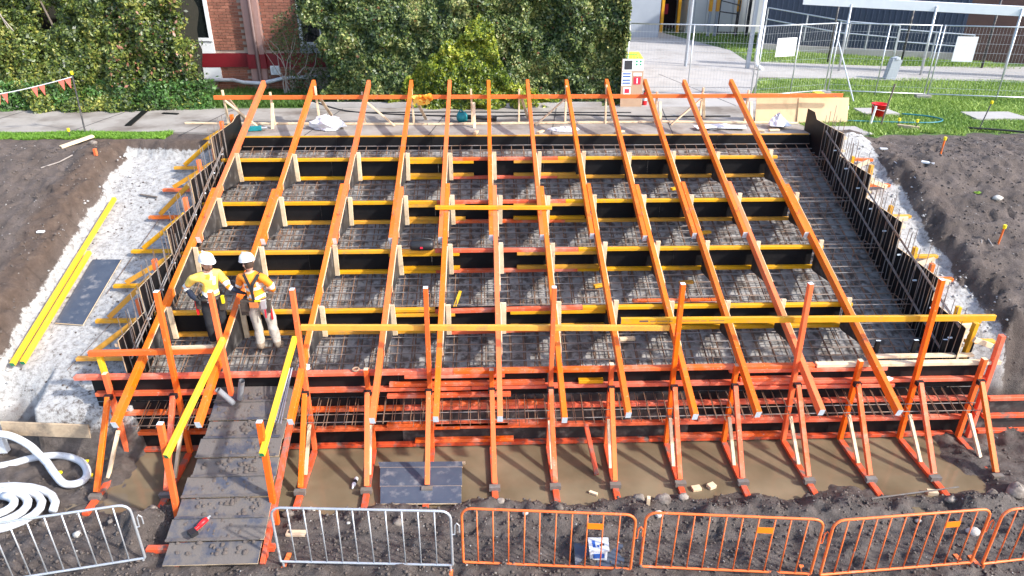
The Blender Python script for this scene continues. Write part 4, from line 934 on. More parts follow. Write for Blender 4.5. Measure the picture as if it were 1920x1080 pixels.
# ---- blue steel building and its ramp rails
t = thing('blue_building', 'dark blue ribbed steel building beyond the lawn', 'building', (16,31,LVL))
A, B = V((11.9,31.9,0)), V((19.0,28.9,0)); d = (B-A).normalized(); n_ = V((d.y,-d.x,0)); L_ = (B-A).length
if n_.y > 0: n_ = -n_
m = MB(); m.add([A+V((0,0,3)),B+V((0,0,3)),B-n_*6+V((0,0,3)),A-n_*6+V((0,0,3)),A+V((0,0,8)),B+V((0,0,8)),B-n_*6+V((0,0,8)),A-n_*6+V((0,0,8))], [(0,1,5,4),(1,2,6,5),(2,3,7,6),(3,0,4,7),(4,5,6,7)]); m.build('wall', 'blue_steel', t)
rib = MB(); rib.prism([(-.03,0),(.03,0),(.018,-.035),(-.018,-.035)], 2, 0, 4.9); rme = bpy.data.meshes.new('rib'); rme.from_pydata(rib.v, [], rib.f); rme.materials.append(MATS['blue_steel'])
k = .1
while k < L_: p = A+d*k; inst('rib', rme, t, (p.x,p.y,3.05), (0,0,math.atan2(d.y,d.x))); k += .22
m = MB(); m.beam(A+n_*.06+V((0,0,3.5)), B+n_*.06+V((0,0,3.5)), .1, .3); m.build('plinth', 'concrete', t)
m = MB(); m.add([(19.0,28.9,3),(27,25.6,3),(29,31,3),(21,34,3),(19.0,28.9,8),(27,25.6,8),(29,31,8),(21,34,8)], [(0,1,5,4),(1,2,6,5),(2,3,7,6),(3,0,4,7),(4,5,6,7)]); m.build('brown_building', 'brown_wall', label='dark brown building at the far right behind the canopy', cat='building')
def rail_run(a, b, n, lab):
    t = thing('ramp_railing', lab, 'railing', a, 'galvanised railings by the blue building'); a, b = V(a), V(b)
    for k in range(n): p = a.lerp(b, k/(n-1)); m = MB(); m.cyl(p, p+V((0,0,1.0)), .028, 6); m.build('post', 'steel', t)
    for h in (1.0, .55): m = MB(); m.cyl(a+V((0,0,h)), b+V((0,0,h)), .028, 6); m.build('rail', 'steel', t)
rail_run((11.9,31.3,LVL+.75), (14.2,28.6,LVL+.45), 3, 'galvanised railing sloping down from the white building')
rail_run((14.3,29.6,LVL+.40), (16.3,28.8,LVL+.30), 3, 'galvanised railing in the middle of the blue wall')
rail_run((16.4,28.9,LVL+.15), (18.8,27.9,LVL+.05), 3, 'galvanised railing at the right of the blue wall')
m = MB(); m.beam((13.9,24.5,LVL), (14.0,24.5,LVL+.68), .34, .24, upv=(0,1,0)); m.lathe((13.98,24.5,LVL+.68), [(.16,0),(.15,.05),(.05,.08)], 10); m.build('service_bollard', 'grey_wall', label='squat pale service pillar on the lawn by the footpath', cat='pillar')
# ================================================================ THINGS ON SITE
ZS = FS
# ---- crowd barriers
def barrier(a, b, mt, lab, plate=None, grp='crowd barriers along the front'):
    a, b = V((*a,0)), V((*b,0)); L_ = (b-a).length; t = thing('crowd_barrier', lab, 'barrier', (a.x,a.y,0), grp, math.atan2(b.y-a.y, b.x-a.x))
    z0, z1, r = .14, 1.10, .13; pts = []
    for cx, cz, a0 in ((r,z0+.02,180),(L_-r,z0+.02,270),(L_-r,z1-r,0),(r,z1-r,90)):
        rr = .02 if cz < .5 else r; cx2 = (rr if cx < L_/2 else L_-rr)
        for k in range(5): an = R(a0+k*22.5); pts.append((cx2+rr*math.cos(an),0,cz+rr*math.sin(an)))
    m = MB(); m.tube(pts, .0175, 8, closed=True); m.build('frame', mt, t, local=True, smooth=True)
    n = 10
    for k in range(n): x = L_*(k+1)/(n+1); m = MB(); m.cyl((x,0,z0), (x+J(.008),J(.006),z1), .0095, 6); m.build('bar', mt, t, local=True, smooth=True)
    for x in (.03, L_-.03):
        m = MB(); m.cyl((x,0,z0), (x,0,.03), .0175, 8); m.build('leg', mt, t, local=True)
        m = MB(); m.box(x-.03, x+.03, -.24, .24, .015, .045); m.build('foot', mt if mt != 'steel' else 'barrier_orange', t, local=True)
    m = MB(); m.tube([(L_+.0,0,.70),(L_+.045,0,.70),(L_+.05,0,.86),(L_+.075,0,.90),(L_+.105,0,.86),(L_+.105,0,.74)], .009, 6); m.build('hook', mt, t, local=True)
    if plate is not None: x = L_*(plate+.5)/(n+1); w2 = L_/(n+1)/2; m = MB(); m.box(x-w2, x+w2, -.016, -.012, .84, .94); m.build('name_plate', 'tag_orange', t, local=True)
    return t
barrier((-6.86,6.72), (-4.70,7.13), 'steel', 'galvanised crowd barrier at the left in front of the white pipe coil')
barrier((-2.85,7.01), (-.52,6.87), 'steel', 'galvanised crowd barrier between the ramp and the orange barriers')
barrier((-.38,6.92), (1.86,6.73), 'barrier_orange', 'orange crowd barrier in front of the white tub', 8)
barrier((2.00,6.77), (4.24,6.57), 'barrier_orange', 'orange crowd barrier second from the right with a plain stretch of mud behind', 7)
barrier((4.36,6.55), (6.50,6.69), 'barrier_orange', 'orange crowd barrier next to the rightmost one', 8)
barrier((6.64,6.66), (8.80,6.88), 'barrier_orange', 'rightmost orange crowd barrier, cut off by the picture edge', 8)
# ---- stones
for x, y, s, c, lab in [(-5.88,7.65,.075,'pale_stone','long pale stone behind the left galvanised barrier'),(-5.50,7.86,.06,'mud_stone','muddy stone beside the left barrier frame'),(-2.64,7.95,.06,'pale_stone','round pale stone beside the foot of the right ramp post'),
   (-1.35,7.70,.085,'mud_stone','brown stone behind the second galvanised barrier'),(-2.05,7.68,.03,'pale_stone','small white pebble behind the second galvanised barrier'),(2.62,8.04,.14,'mud_stone','big muddy lump at the edge of the puddle'),(2.25,8.08,.10,'mud_stone','muddy lump left of the biggest lump at the puddle edge'),
   (2.92,8.06,.09,'mud_stone','muddy lump right of the biggest lump at the puddle edge'),(2.45,7.66,.08,'pale_stone','pale stone behind the gap between two orange barriers'),(.52,7.80,.06,'pale_stone','pale stone behind the first orange barrier'),(1.0,7.82,.07,'mud_stone','muddy stone behind the middle of the first orange barrier'),
   (6.92,7.27,.10,'pale_stone','pale stone behind the plate of the third orange barrier'),(6.98,7.92,.09,'mud_stone','muddy stone under the steel strip'),(8.06,8.01,.16,'mud_stone','large brown boulder at the right edge of the mud'),(6.3,7.56,.06,'pale_stone','flat pale stone behind the third orange barrier'),(7.6,7.93,.09,'mud_stone','grey stone left of the large brown boulder'),
   (4.84,8.06,.06,'mud_stone','dark stone at a prop foot by the puddle'),(.15,8.05,.07,'mud_stone','muddy stone beside the blue ply sheet'),(-4.9,7.9,.10,'mud_stone','dark lump beside the left ramp post'),(-6.45,7.85,.07,'mud_stone','stone beside the pipe coil'),(-3.0,7.95,.10,'mud_stone','brown stone under the right ramp handrail')]:
    rock(x, y, s, c, lab)
def block(name, c, sz, rz, mt, lab, cat, z=None, grp=None, tilt=0):
    m = MB(); a = R(rz); d = V((math.cos(a),math.sin(a),tilt)); zz = gz(c[0], c[1]) if z is None else z
    zz = max(zz, 0); p = V((c[0],c[1],zz+sz[2]/2)); m.beam(p-d*sz[0]/2, p+d*sz[0]/2, sz[1], sz[2]); return m.build(name, mt, label=lab, cat=cat, group=grp)
block('timber_offcut', (3.21,8.36), (.14,.10,.05), 10, 'pine', 'yellowish timber offcut lying in the puddle', 'offcut')
block('timber_offcut', (3.46,8.40), (.12,.10,.06), 25, 'pine', 'pale timber offcut in the puddle, right of the yellowish one', 'offcut')
block('timber_offcut', (1.59,8.31), (.13,.05,.04), -30, 'pine', 'small pale offcut in the puddle near the loose prop', 'offcut')
block('timber_offcut', (2.35,7.93), (.07,.05,.14), 80, 'pine', 'upright pale offcut in the mud in front of the biggest lump', 'offcut')
block('timber_offcut', (6.84,8.14), (.15,.09,.07), -10, 'pine', 'pale offcut at the right end of the puddle', 'offcut')
block('timber_offcut', (-2.78,7.56), (.27,.10,.04), -3, 'pine', 'pale timber offcut behind the second galvanised barrier', 'offcut')
block('steel_strip', (6.3,8.02), (1.9,.022,.012), 8, 'foot_block', 'thin steel strip lying along the muddy edge of the puddle', 'strip', .12)
# ---- sheets
t = thing('ply_stack', 'blue black ply boards lying on the mud in front of the props', 'ply sheet', (-1.08,8.5,.05))
for k, (ya, yb) in enumerate(((8.13,8.47),(8.475,8.86),(8.865,8.98))):
    m = MB(); z0 = .07+(ya-8.1)*.10; z1 = .07+(yb-8.1)*.10
    m.add([(-1.66-.05*k,ya,z0),(-.44,ya-.03,z0),(-.45,yb-.03,z1),(-1.70-.05*k,yb,z1),(-1.66-.05*k,ya,z0-.02),(-.44,ya-.03,z0-.02),(-.45,yb-.03,z1-.02),(-1.70-.05*k,yb,z1-.02)], [(0,1,2,3),(7,6,5,4),(0,4,5,1),(1,5,6,2),(2,6,7,3),(3,7,4,0)], [0,0,1,1,1,1]); m.build('board', ['ply_blue','pine'], t)
m = MB(); m.beam((-1.6,8.99,.10), (-.40,8.97,.11), .04, .04); m.build('edge_batten', 'pine', t)
m = MB(); m.add([(1.13,6.80,.10),(1.80,6.76,.10),(1.84,7.18,.12),(1.16,7.22,.12),(1.13,6.80,.08),(1.80,6.76,.08),(1.84,7.18,.10),(1.16,7.22,.10)], [(0,1,2,3),(7,6,5,4),(0,4,5,1),(1,5,6,2),(2,6,7,3),(3,7,4,0)], [0,0,1,1,1,1]); m.build('ply_sheet', ['ply_blue','pine'], label='small black ply sheet on the mud under the white tub', cat='ply sheet')
t = thing('plastic_tub', 'white plastic tub with a blue printed label', 'tub', (1.46,7.0,.12))
m = MB(); m.prism([(1.34,6.91),(1.57,6.90),(1.59,7.09),(1.35,7.10)], 2, .125, .30); m.build('bucket', 'white', t)
m = MB(); m.prism([(1.32,6.89),(1.59,6.88),(1.61,7.11),(1.33,7.12)], 2, .30, .325); ld = m.build('lid', 'white_pipe', t)
m = MB(); m.box(1.375, 1.415, 6.94, 7.06, .3255, .3285); m.build('label_print', 'print_blue', ld)
for k in range(3): m = MB(); m.box(1.44+.035*k, 1.465+.035*k, 6.945+.01*k, 6.985+.01*k, .3255, .3285); m.build('label_print', 'print_dark' if k else 'print_blue', ld)
m = MB(); m.box(1.38, 1.53, 6.885, 6.90, .18, .25); m.build('label_print', 'print_blue', t)
t = thing('drink_bottle', 'clear plastic drink bottle with a black label floating in the puddle', 'bottle', (-2.14,8.66,0))
m = MB(); m.lathe((-2.12,8.76,.03), [(.03,0),(.034,.02),(.034,.16),(.014,.22),(.014,.24)], 12, axis=(-.12,-1,0)); m.build('bottle', 'plastic_film', t, smooth=True)
m = MB(); m.lathe((-2.129,8.69,.03), [(.0355,0),(.0355,.06)], 12, axis=(-.12,-1,0)); m.build('label_band', 'black_plastic', t, smooth=True)
# ---- drill on the ramp
t = thing('cordless_drill', 'red and grey cordless drill lying on the muddy ramp', 'drill', (-4.03,7.42,RZ(7.42)))
zr = RZ(7.42)+.05
m = MB(); m.tube([(-3.96,7.53,zr+.04),(-3.99,7.48,zr+.04),(-4.03,7.40,zr+.04)], [.035,.042,.03], 8); m.build('motor', 'red_plastic', t, smooth=True)
m = MB(); m.beam((-4.0,7.44,zr+.03), (-4.07,7.34,zr+.02), .04, .045); m.build('grip', 'red_plastic', t)
m = MB(); m.beam((-4.12,7.34,zr+.02), (-4.03,7.26,zr+.02), .10, .06); m.build('battery', 'black_plastic', t)
m = MB(); m.cyl((-3.96,7.53,zr+.04), (-3.93,7.58,zr+.04), .02, 8); m.build('chuck', 'steel', t)
# ---- pipes, rods
for i, (a, b, lab) in enumerate([((-4.14,9.10,1.52),(-4.0,9.22,1.18),'left one of two grey pvc pipe stubs at the ramp head'), ((-3.76,9.12,1.66),(-3.90,9.26,1.24),'right one of two grey pvc pipe stubs at the ramp head')]):
    m = MB(); m.tube([a, b], .045, 12, caps=False); m.tube([V(a)+V((0,0,-.002)), b], .038, 12, caps=False); m.build('pipe_stub', 'grey_pvc', label=lab, cat='pipe', group='pipe stubs on the ramp', smooth=True)
t = thing('rod_bundle', 'bundle of thin steel rods leaning at the top of the ramp', 'rods', (-3.2,9.3,1.1))
for k in range(7): m = MB(); x = -3.24+.02*k; m.tube([(x+.03,9.50,1.64+J(.04)),(x-.08+J(.02),8.85,1.08+J(.03))], .009, 5); m.build('rod', 'steel', t)
# ---- white flexible pipe, front left
t = thing('flexible_pipe', 'white flexible pipe looping over the mud at the left', 'pipe', (-7,9.1,0))
pts = [(-8.6,9.05,.11),(-7.82,9.13,.11),(-7.43,9.31,.11),(-7.03,9.36,.11),(-6.68,9.25,.10),(-6.45,9.05,.10),(-6.34,8.83,.10),(-6.40,8.68,.11),(-6.58,8.66,.13),(-6.80,8.83,.18),(-7.03,9.05,.23),(-7.20,9.18,.27),(-7.36,9.27,.38),(-7.58,9.33,.50),(-7.80,9.36,.56),(-8.2,9.38,.58)]
def smoothpts(p, k=5):
    out = []
    for i in range(len(p)-1):
        p0, p1, p2, p3 = [np.array(p[max(0,min(len(p)-1,j))]) for j in (i-1,i,i+1,i+2)]
        for s in range(k): u = s/k; out.append(.5*((2*p1)+(-p0+p2)*u+(2*p0-5*p1+4*p2-p3)*u*u+(-p0+3*p1-3*p2+p3)*u**3))
    out.append(np.array(p[-1], float)); return out
sp = smoothpts(pts); m = MB(); nn = len(sp)
m.tube([(float(q[0]),float(q[1]),float(q[2])) for q in sp], .058, 12); m.build('pipe', 'white_pipe', t, smooth=True)
t = thing('pipe_coil', 'coil of white flexible pipe at the left edge behind the barrier', 'pipe', (-7.3,8.1,0))
pts = []
for k in range(68):
    a = k*.30; r = .92-.0085*k; pts.append((-7.36+r*math.cos(a), 8.08+r*.60*math.sin(a), .13+.002*k+.02*math.sin(a*.5)))
m = MB(); m.tube(pts, .058, 10); m.build('coil', 'white_pipe', t, smooth=True)
m = MB(); m.beam((-7.98,9.5,.1), (-8.0,9.52,.95), .13, .10, upv=(0,1,0)); m.build('pale_post', 'white_pipe', label='pale post at the left picture edge beside the pipe', cat='post')
m = MB(); m.beam((-7.85,9.47,.60), (-6.50,9.47,.50), .035, .26); m.build('retaining_plank', 'pine_dirty', label='weathered plank on edge holding back the white sand', cat='plank')
ZS = 1.0
block('timber_offcut', (-8.36,10.95), (.22,.07,.05), 40, 'pine', 'pale offcut beside the near end of the long yellow timbers', 'offcut')
# ---- long yellow timbers and ply sheet on the sand
def lie(name, a, b, wd, h, mats, lab, cat, e0=None, z=.0):
    za, zb = PL(a[1])-.82+z, PL(b[1])-.82+z; m = MB(); m.beam((a[0],a[1],za), (b[0],b[1],zb), wd, h, 0, e0); return m.build(name, mats, label=lab, cat=cat)
lie('timber', (-8.30,10.72), (-8.20,15.1), .075, .08, ['yellow_bright','end_green'], 'longest bright yellow timber lying on the sand at the left', 'timber', 1, .085)
lie('timber', (-8.14,10.75), (-8.08,13.45), .075, .08, ['yellow_bright','end_green'], 'shorter bright yellow timber beside the black ply sheet', 'timber', 1, .085)
m = MB(); q = [(-7.99,13.34),(-7.42,13.33),(-7.50,11.66),(-8.03,11.72)]
m.add([(x,y,PL(y)-.81) for x, y in q]+[(x,y,PL(y)-.83) for x, y in q], [(0,1,2,3),(7,6,5,4),(0,4,5,1),(1,5,6,2),(2,6,7,3),(3,7,4,0)], [0,0,1,1,1,1]); m.build('ply_sheet', ['ply_blue','pine'], label='black ply sheet lying on the white sand at the left', cat='ply sheet')
lie('rebar_rod', (-7.35,12.4), (-7.05,14.5), .012, .012, 'rebar', 'thin steel rod lying on the white sand', 'rod', None, .02)
lie('rebar_rod', (-7.35,10.65), (-6.9,11.9), .012, .012, 'rebar', 'thin steel rod lying on the near end of the sand', 'rod', None, .02)
lie('bark_strip', (-7.75,15.35), (-7.35,15.25), .05, .02, 'bark', 'dark strip of rubbish on the white sand', 'scrap', None, .01)
# ---- loudspeaker and loose bits on the stair
t = thing('loudspeaker', 'black barrel shaped portable loudspeaker on the second riser form', 'loudspeaker', (-1.27,12.62,ZR[1]))
m = MB(); pr = [(.05,-.23),(.085,-.215),(.10,-.17),(.105,0),(.10,.17),(.085,.215),(.05,.23)]
m.lathe((-1.27,12.64,ZR[1]+.11), pr, 16, axis=(1,0,0)); bd = m.build('body', 'black_plastic', t, smooth=True)
m = MB(); m.tube([(-1.47,12.66,ZR[1]+.15),(-1.44,12.66,ZR[1]+.235),(-1.27,12.66,ZR[1]+.25),(-1.10,12.66,ZR[1]+.235),(-1.07,12.66,ZR[1]+.15)], .018, 8); m.build('handle', 'black_plastic', t, smooth=True)
m = MB(); m.box(-1.295, -1.245, 12.525, 12.537, ZR[1]+.085, ZR[1]+.12); m.build('badge', 'print_red', t)
def crumple(c, s, n, mt, name, lab, cat, sq=.6, seed=1, amp=.5):
    r = np.random.default_rng(seed); m = MB(); vs = []; k = 12; q = 8
    for i in range(q+1):
        th = math.pi*i/q
        for j in range(k):
            ph = 2*math.pi*j/k; e = 1+amp*r.normal()*.45; vs.append((c[0]+s[0]*e*math.sin(th)*math.cos(ph), c[1]+s[1]*e*math.sin(th)*math.sin(ph), c[2]+s[2]*(max(-.2,e*math.cos(th)))))
    m.add(vs, [(i*k+j, i*k+(j+1)%k, (i+1)*k+(j+1)%k, (i+1)*k+j) for i in range(q) for j in range(k)]); return m.build(name, mt, label=lab, cat=cat)
zm = lambda y: ML(y)-.49
crumple((.86,14.62,zm(14.62)), (.17,.10,.09), 1, 'blue_plastic', 'snack_bag', 'blue crumpled bag on the mesh in the third bay', 'bag')
crumple((.62,14.66,zm(14.66)), (.10,.08,.07), 1, 'cardboard', 'paper_scrap', 'brown paper scrap beside the blue crumpled bag', 'scrap', seed=2)
crumple((.31,13.0,zm(13.0)), (.10,.07,.05), 1, 'blue_plastic', 'snack_bag', 'small blue bag on the mesh in the second bay', 'bag', seed=3)
crumple((1.53,13.05,zm(13.05)), (.13,.14,.12), 1, 'grey_pvc', 'tool_pouch', 'grey green tool pouch on the mesh beside a rail', 'pouch', seed=4)
crumple((-.05,11.35,zm(11.35)+.02), (.08,.07,.08), 1, 'white', 'paper_scrap', 'pale blue paper scrap on the lowest riser form', 'scrap', seed=5)
m = MB(); m.beam((-.68,11.62,zm(11.62)+.03), (-.53,12.15,zm(12.15)+.06), .06, .03); m.build('timber', 'yellow_bright', label='small bright yellow stick lying on the mesh in the first bay', cat='timber')
for i, (x, y, c, lab) in enumerate([(-1.05,10.3,'cardboard','tan scrap on the mesh behind the front form'),(2.52,11.0,'pine','pale timber scrap on the mesh in the lowest bay'),(3.9,12.35,'yellow','yellow offcut on the mesh beside the second riser form'),(4.6,13.75,'yellow','yellow offcut on the mesh under the third riser form'),(2.2,12.3,'yellow','yellow offcut under the second riser form, right of the middle'),(4.3,15.2,'yellow','yellow offcut on the mesh under the topmost riser form')]):
    block('timber_offcut', (x,y), (.28,.09,.05), 5*i, c, lab, 'offcut', zm(y))
m = MB(); m.beam((2.75,11.85,zm(11.85)+.06), (4.4,11.84,zm(11.85)+.06), .08, .06); m.build('timber', 'orange_front', label='red timber lying on the mesh above the lowest riser form', cat='timber')
ZS = FS
t = thing('tape_roll', 'small tan roll of tape on the red top timber of the front form', 'tape', (-2.12,9.57,1.53)); m = MB(); m.tube([(-2.12+.05*math.cos(a*.393),9.56+.05*math.sin(a*.393),1.55) for a in range(16)], .016, 6, closed=True); m.build('roll', 'cardboard', t, smooth=True)
ZS = 1.0
ZS = FS
crumple((7.0-.48,9.50,1.23), (.12,.05,.05), 1, 'plastic_film', 'plastic_bottle', 'squashed clear bottle on a red timber at the right of the front form', 'bottle', seed=8, amp=.2)
ZS = 1.0
ZS = FS
crumple((-2.95,9.62,1.56), (.10,.08,.07), 1, 'white', 'rag', 'white rag on the top timber beside the rods', 'rag', seed=9)
ZS = 1.0
# ---- back path things
m = MB()
bx = [(-7.7,18.36),(-1.5,18.12),(-1.48,18.12),(4.4,18.28),(4.42,18.3),(8.1,18.05)]
for i in (0, 2, 4):
    m = MB(); m.beam((*bx[i],LVL+.035), (*bx[i+1],LVL+.035), .09, .04); m.build('path_board', 'pine', label=['left','middle','right'][i//2]+' one of three long pine boards laid along the footpath', cat='board', group='boards along the footpath')
m = MB(); m.beam((-9.05,18.15,LVL+.03), (-9.35,19.9,LVL+.03), .16, .025); m.build('ply_strip', 'ply_black', label='black ply strip lying across the footpath at the left', cat='ply strip')
m = MB(); m.beam((-8.3,19.45,LVL+.03), (-8.75,19.55,LVL+.03), .09, .02); m.build('ply_strip', 'ply_black', label='small black strip lying on the footpath near the hedge', cat='ply strip')
crumple((-3.95,17.75,LVL+.08), (.42,.28,.26), 1, 'plastic_film', 'plastic_sheet', 'crumpled clear plastic sheeting on the footpath', 'plastic sheet', seed=10)
crumple((1.95,17.5,LVL+.03), (.35,.2,.06), 1, 'plastic_film', 'plastic_sheet', 'flat white plastic scrap on the path edge behind the back form', 'plastic sheet', seed=11)
crumple((7.42,17.62,LVL+.1), (.22,.2,.22), 1, 'plastic_film', 'plastic_bag', 'clear plastic bag in front of the leaning ply sheets', 'bag', seed=12)
t = thing('leaf_blower', 'teal and black blower lying on the footpath behind the back form', 'blower', (-.4,18.4,LVL))
m = MB(); m.lathe((-.62,18.42,LVL+.14), [(.05,-.14),(.12,-.10),(.13,.05),(.09,.14)], 12, axis=(1,0,0)); m.build('motor', 'teal_plastic', t, smooth=True)
m = MB(); m.tube([(-.5,18.42,LVL+.14),(-.1,18.44,LVL+.12),(.28,18.45,LVL+.10)], [.06,.055,.075], 10); m.build('nozzle', 'black_plastic', t, smooth=True)
m = MB(); m.tube([(-.74,18.42,LVL+.2),(-.66,18.42,LVL+.33),(-.52,18.42,LVL+.24)], .02, 6); m.build('handle', 'teal_plastic', t)
t = thing('power_tool', 'teal power tool lying on the footpath by the upper left rails', 'tool', (-5.7,17.6,LVL)); m = MB(); m.beam((-5.9,17.55,LVL+.07), (-5.55,17.6,LVL+.08), .12, .1); m.build('body', 'teal_plastic', t); m = MB(); m.cyl((-5.55,17.6,LVL+.08), (-5.42,17.62,LVL+.08), .03, 8); m.build('nose', 'steel', t)
def hose(pts, r, mt, lab, name='hose'):
    m = MB(); m.tube([V((float(q[0]),float(q[1]),float(q[2]))) for q in smoothpts(pts, 6)], r, 6); return m.build(name, mt, label=lab, cat='hose', smooth=True)
hose([(-4.9,20.2,3.62),(-3.8,19.7,LVL+.03),(-2,19.2,LVL+.03),(0,19.0,LVL+.03),(2.2,19.15,LVL+.03),(4.5,18.9,LVL+.03),(6.6,18.9,LVL+.03)], .02, 'hose_black', 'black hose running along the footpath behind the stakes')
hose([(-3.4,19.5,LVL+.03),(-1,19.55,LVL+.03),(1.5,19.45,LVL+.03),(4.0,19.4,LVL+.03)], .014, 'hose_black', 'thinner black cable on the footpath next to the hedge', 'cable')
for a, b, h, lab in (((7.05,18.25),(8.25,18.24),.71,'taller raw ply sheet leaning on the right end of the long beam'), ((8.15,18.20),(9.50,18.23),.60,'lower raw ply sheet leaning behind the black wall form')):
    m = MB(); a = V((*a,LVL+.01)); b = V((*b,LVL+.01)); o_ = V((0,.16,h)); th = V((0,.018,0))
    m.add([a,b,b+o_,a+o_,a+th,b+th,b+o_+th,a+o_+th], [(0,1,2,3),(7,6,5,4),(0,4,5,1),(1,5,6,2),(2,6,7,3),(3,7,4,0)]); m.build('ply_sheet', 'ply_raw', label=lab, cat='ply sheet')
for k, (x, y, rz) in enumerate([(5.9,17.7,20),(6.2,17.55,-15),(5.6,17.5,5)]): block('white_board', (x,y), (.7,.32,.02), rz, 'white_paint', ['white board offcut on the path edge, middle of three','white board offcut on the path edge nearest the leaning ply','white board offcut on the path edge furthest from the leaning ply'][k], 'board', LVL+.02+.03*k, tilt=.05)
for k, (x, y) in enumerate([(-.25,17.2),(1.35,17.25),(3.3,17.2),(7.2,17.3),(6.8,17.25)]): block('timber_offcut', (x,y), (.26,.09,.04), 80-25*k, 'pine', ORDN[k]+' pine offcut from the left on the path edge behind the back form', 'offcut', LVL+.02, 'offcuts on the path edge')
t = thing('hivis_vest', 'yellow and orange work vest hung over the long orange beam', 'vest', (-1.62,18.1,4.1))
m = MB(); r_ = np.random.default_rng(5)
for (mt_, sc, dx) in ((0,1,0),(1,.7,.10)):
    vs = []
    for i in range(9):
        for j in range(9):
            u = i/8-.5; v_ = j/8-.5; vs.append((-1.62+dx+u*.42*sc+.03*r_.normal(), 18.15-.09*math.cos(v_*3.1)-.05*r_.random()-.03*mt_, 4.16+.03*sc-abs(v_-.1)*.42*sc+.03*r_.normal()))
    m.add(vs, [(i*9+j,i*9+j+1,(i+1)*9+j+1,(i+1)*9+j) for i in range(8) for j in range(8)], mt_)
m.build('cloth', ['hivis_yellow','hivis_orange'], t, smooth=True)
# ---- site board, extinguisher, bin
t = thing('site_board', 'tan site board with white first aid and fire signs beside the hedge', 'sign board', (4.15,20.3,LVL))
m = MB(); m.beam((4.14,20.22,LVL), (4.14,20.39,4.70), .62, .03, upv=(0,1,0)); bo = m.build('board', 'cardboard', t)
def pan(x0, x1, z0, z1, mt, off=.022): 
    f_ = lambda z: 20.22+(z-LVL)*.13-off
    m = MB(); m.add([(x0,f_(z0),z0),(x1,f_(z0),z0),(x1,f_(z1),z1),(x0,f_(z1),z1),(x0,f_(z0)+.004,z0),(x1,f_(z0)+.004,z0),(x1,f_(z1)+.004,z1),(x0,f_(z1)+.004,z1)], [(0,1,2,3),(7,6,5,4),(0,4,5,1),(1,5,6,2),(2,6,7,3),(3,7,4,0)]); return m.build('sign', mt, bo)
pan(3.85,4.44,4.38,4.70,'white'); pan(3.90,4.12,4.42,4.66,'print_dark',.028)
for a in (4.22,4.33):
    for b in (4.53,4.61): pan(a,a+.05,b,b+.05,'print_green',.028)
pan(3.84,4.12,3.98,4.36,'white')
for z in (4.04,4.12,4.22,4.29): pan(3.87,4.09,z,z+.035,'print_blue',.028)
pan(4.18,4.38,4.02,4.22,'print_red'); pan(4.265,4.295,4.05,4.19,'white',.028); pan(4.17,4.40,4.25,4.33,'white'); pan(3.90,4.11,3.72,3.94,'white'); pan(3.94,4.07,3.79,3.90,'print_red',.028)
m = MB(); m.tube([(3.98,20.47,4.70),(4.0,20.47,4.80),(4.25,20.47,4.80),(4.28,20.47,4.70)], .015, 6); m.build('handle', 'green_plastic', t)
t = thing('fire_extinguisher', 'red fire extinguisher standing beside the tan site board', 'fire extinguisher', (4.58,20.45,LVL))
m = MB(); m.lathe((4.58,20.45,LVL+.01), [(.065,0),(.07,.02),(.07,.30),(.03,.36),(.025,.38)], 14); m.build('cylinder', 'red_plastic', t, smooth=True)
m = MB(); m.box(4.545, 4.615, 20.41, 20.49, LVL+.38, LVL+.42); m.tube([(4.60,20.43,LVL+.40),(4.67,20.40,LVL+.33),(4.66,20.40,LVL+.12)], .01, 5); m.build('valve', 'black_plastic', t)
m = MB(); m.lathe((4.58,20.45,LVL+.14), [(.0715,0),(.0715,.10)], 14); m.build('label_band', 'white', t)
t = thing('wheelie_bin', 'dark green wheelie bin with a yellow lid behind the fence', 'bin', (4.55,22.6,LVL))
m = MB(); m.add([(4.32,22.35,LVL+.08),(4.78,22.35,LVL+.08),(4.78,22.85,LVL+.08),(4.32,22.85,LVL+.08),(4.26,22.28,4.38),(4.84,22.28,4.38),(4.84,22.95,4.38),(4.26,22.95,4.38)], [(3,2,1,0),(0,1,5,4),(1,2,6,5),(2,3,7,6),(3,0,4,7),(4,5,6,7)]); m.build('body', 'bin_green', t)
m = MB(); m.add([(4.23,22.24,4.38),(4.87,22.24,4.38),(4.87,22.98,4.42),(4.23,22.98,4.42),(4.28,22.30,4.45),(4.82,22.30,4.45),(4.82,22.9,4.54),(4.28,22.9,4.54)], [(3,2,1,0),(0,1,5,4),(1,2,6,5),(2,3,7,6),(3,0,4,7),(4,5,6,7)]); m.build('lid', 'yellow_plastic', t)
for x in (4.27,4.83): m = MB(); m.cyl((x-.03,22.92,LVL+.1), (x+.03,22.92,LVL+.1), .1, 12); m.build('wheel', 'black_plastic', t)
m = MB(); m.box(4.45, 4.60, 22.262, 22.272, 4.10, 4.2); m.build('badge', 'white', t)
mat('leafy', (.20,.33,.03), (.14,.25,.02), 8, rough=.7)
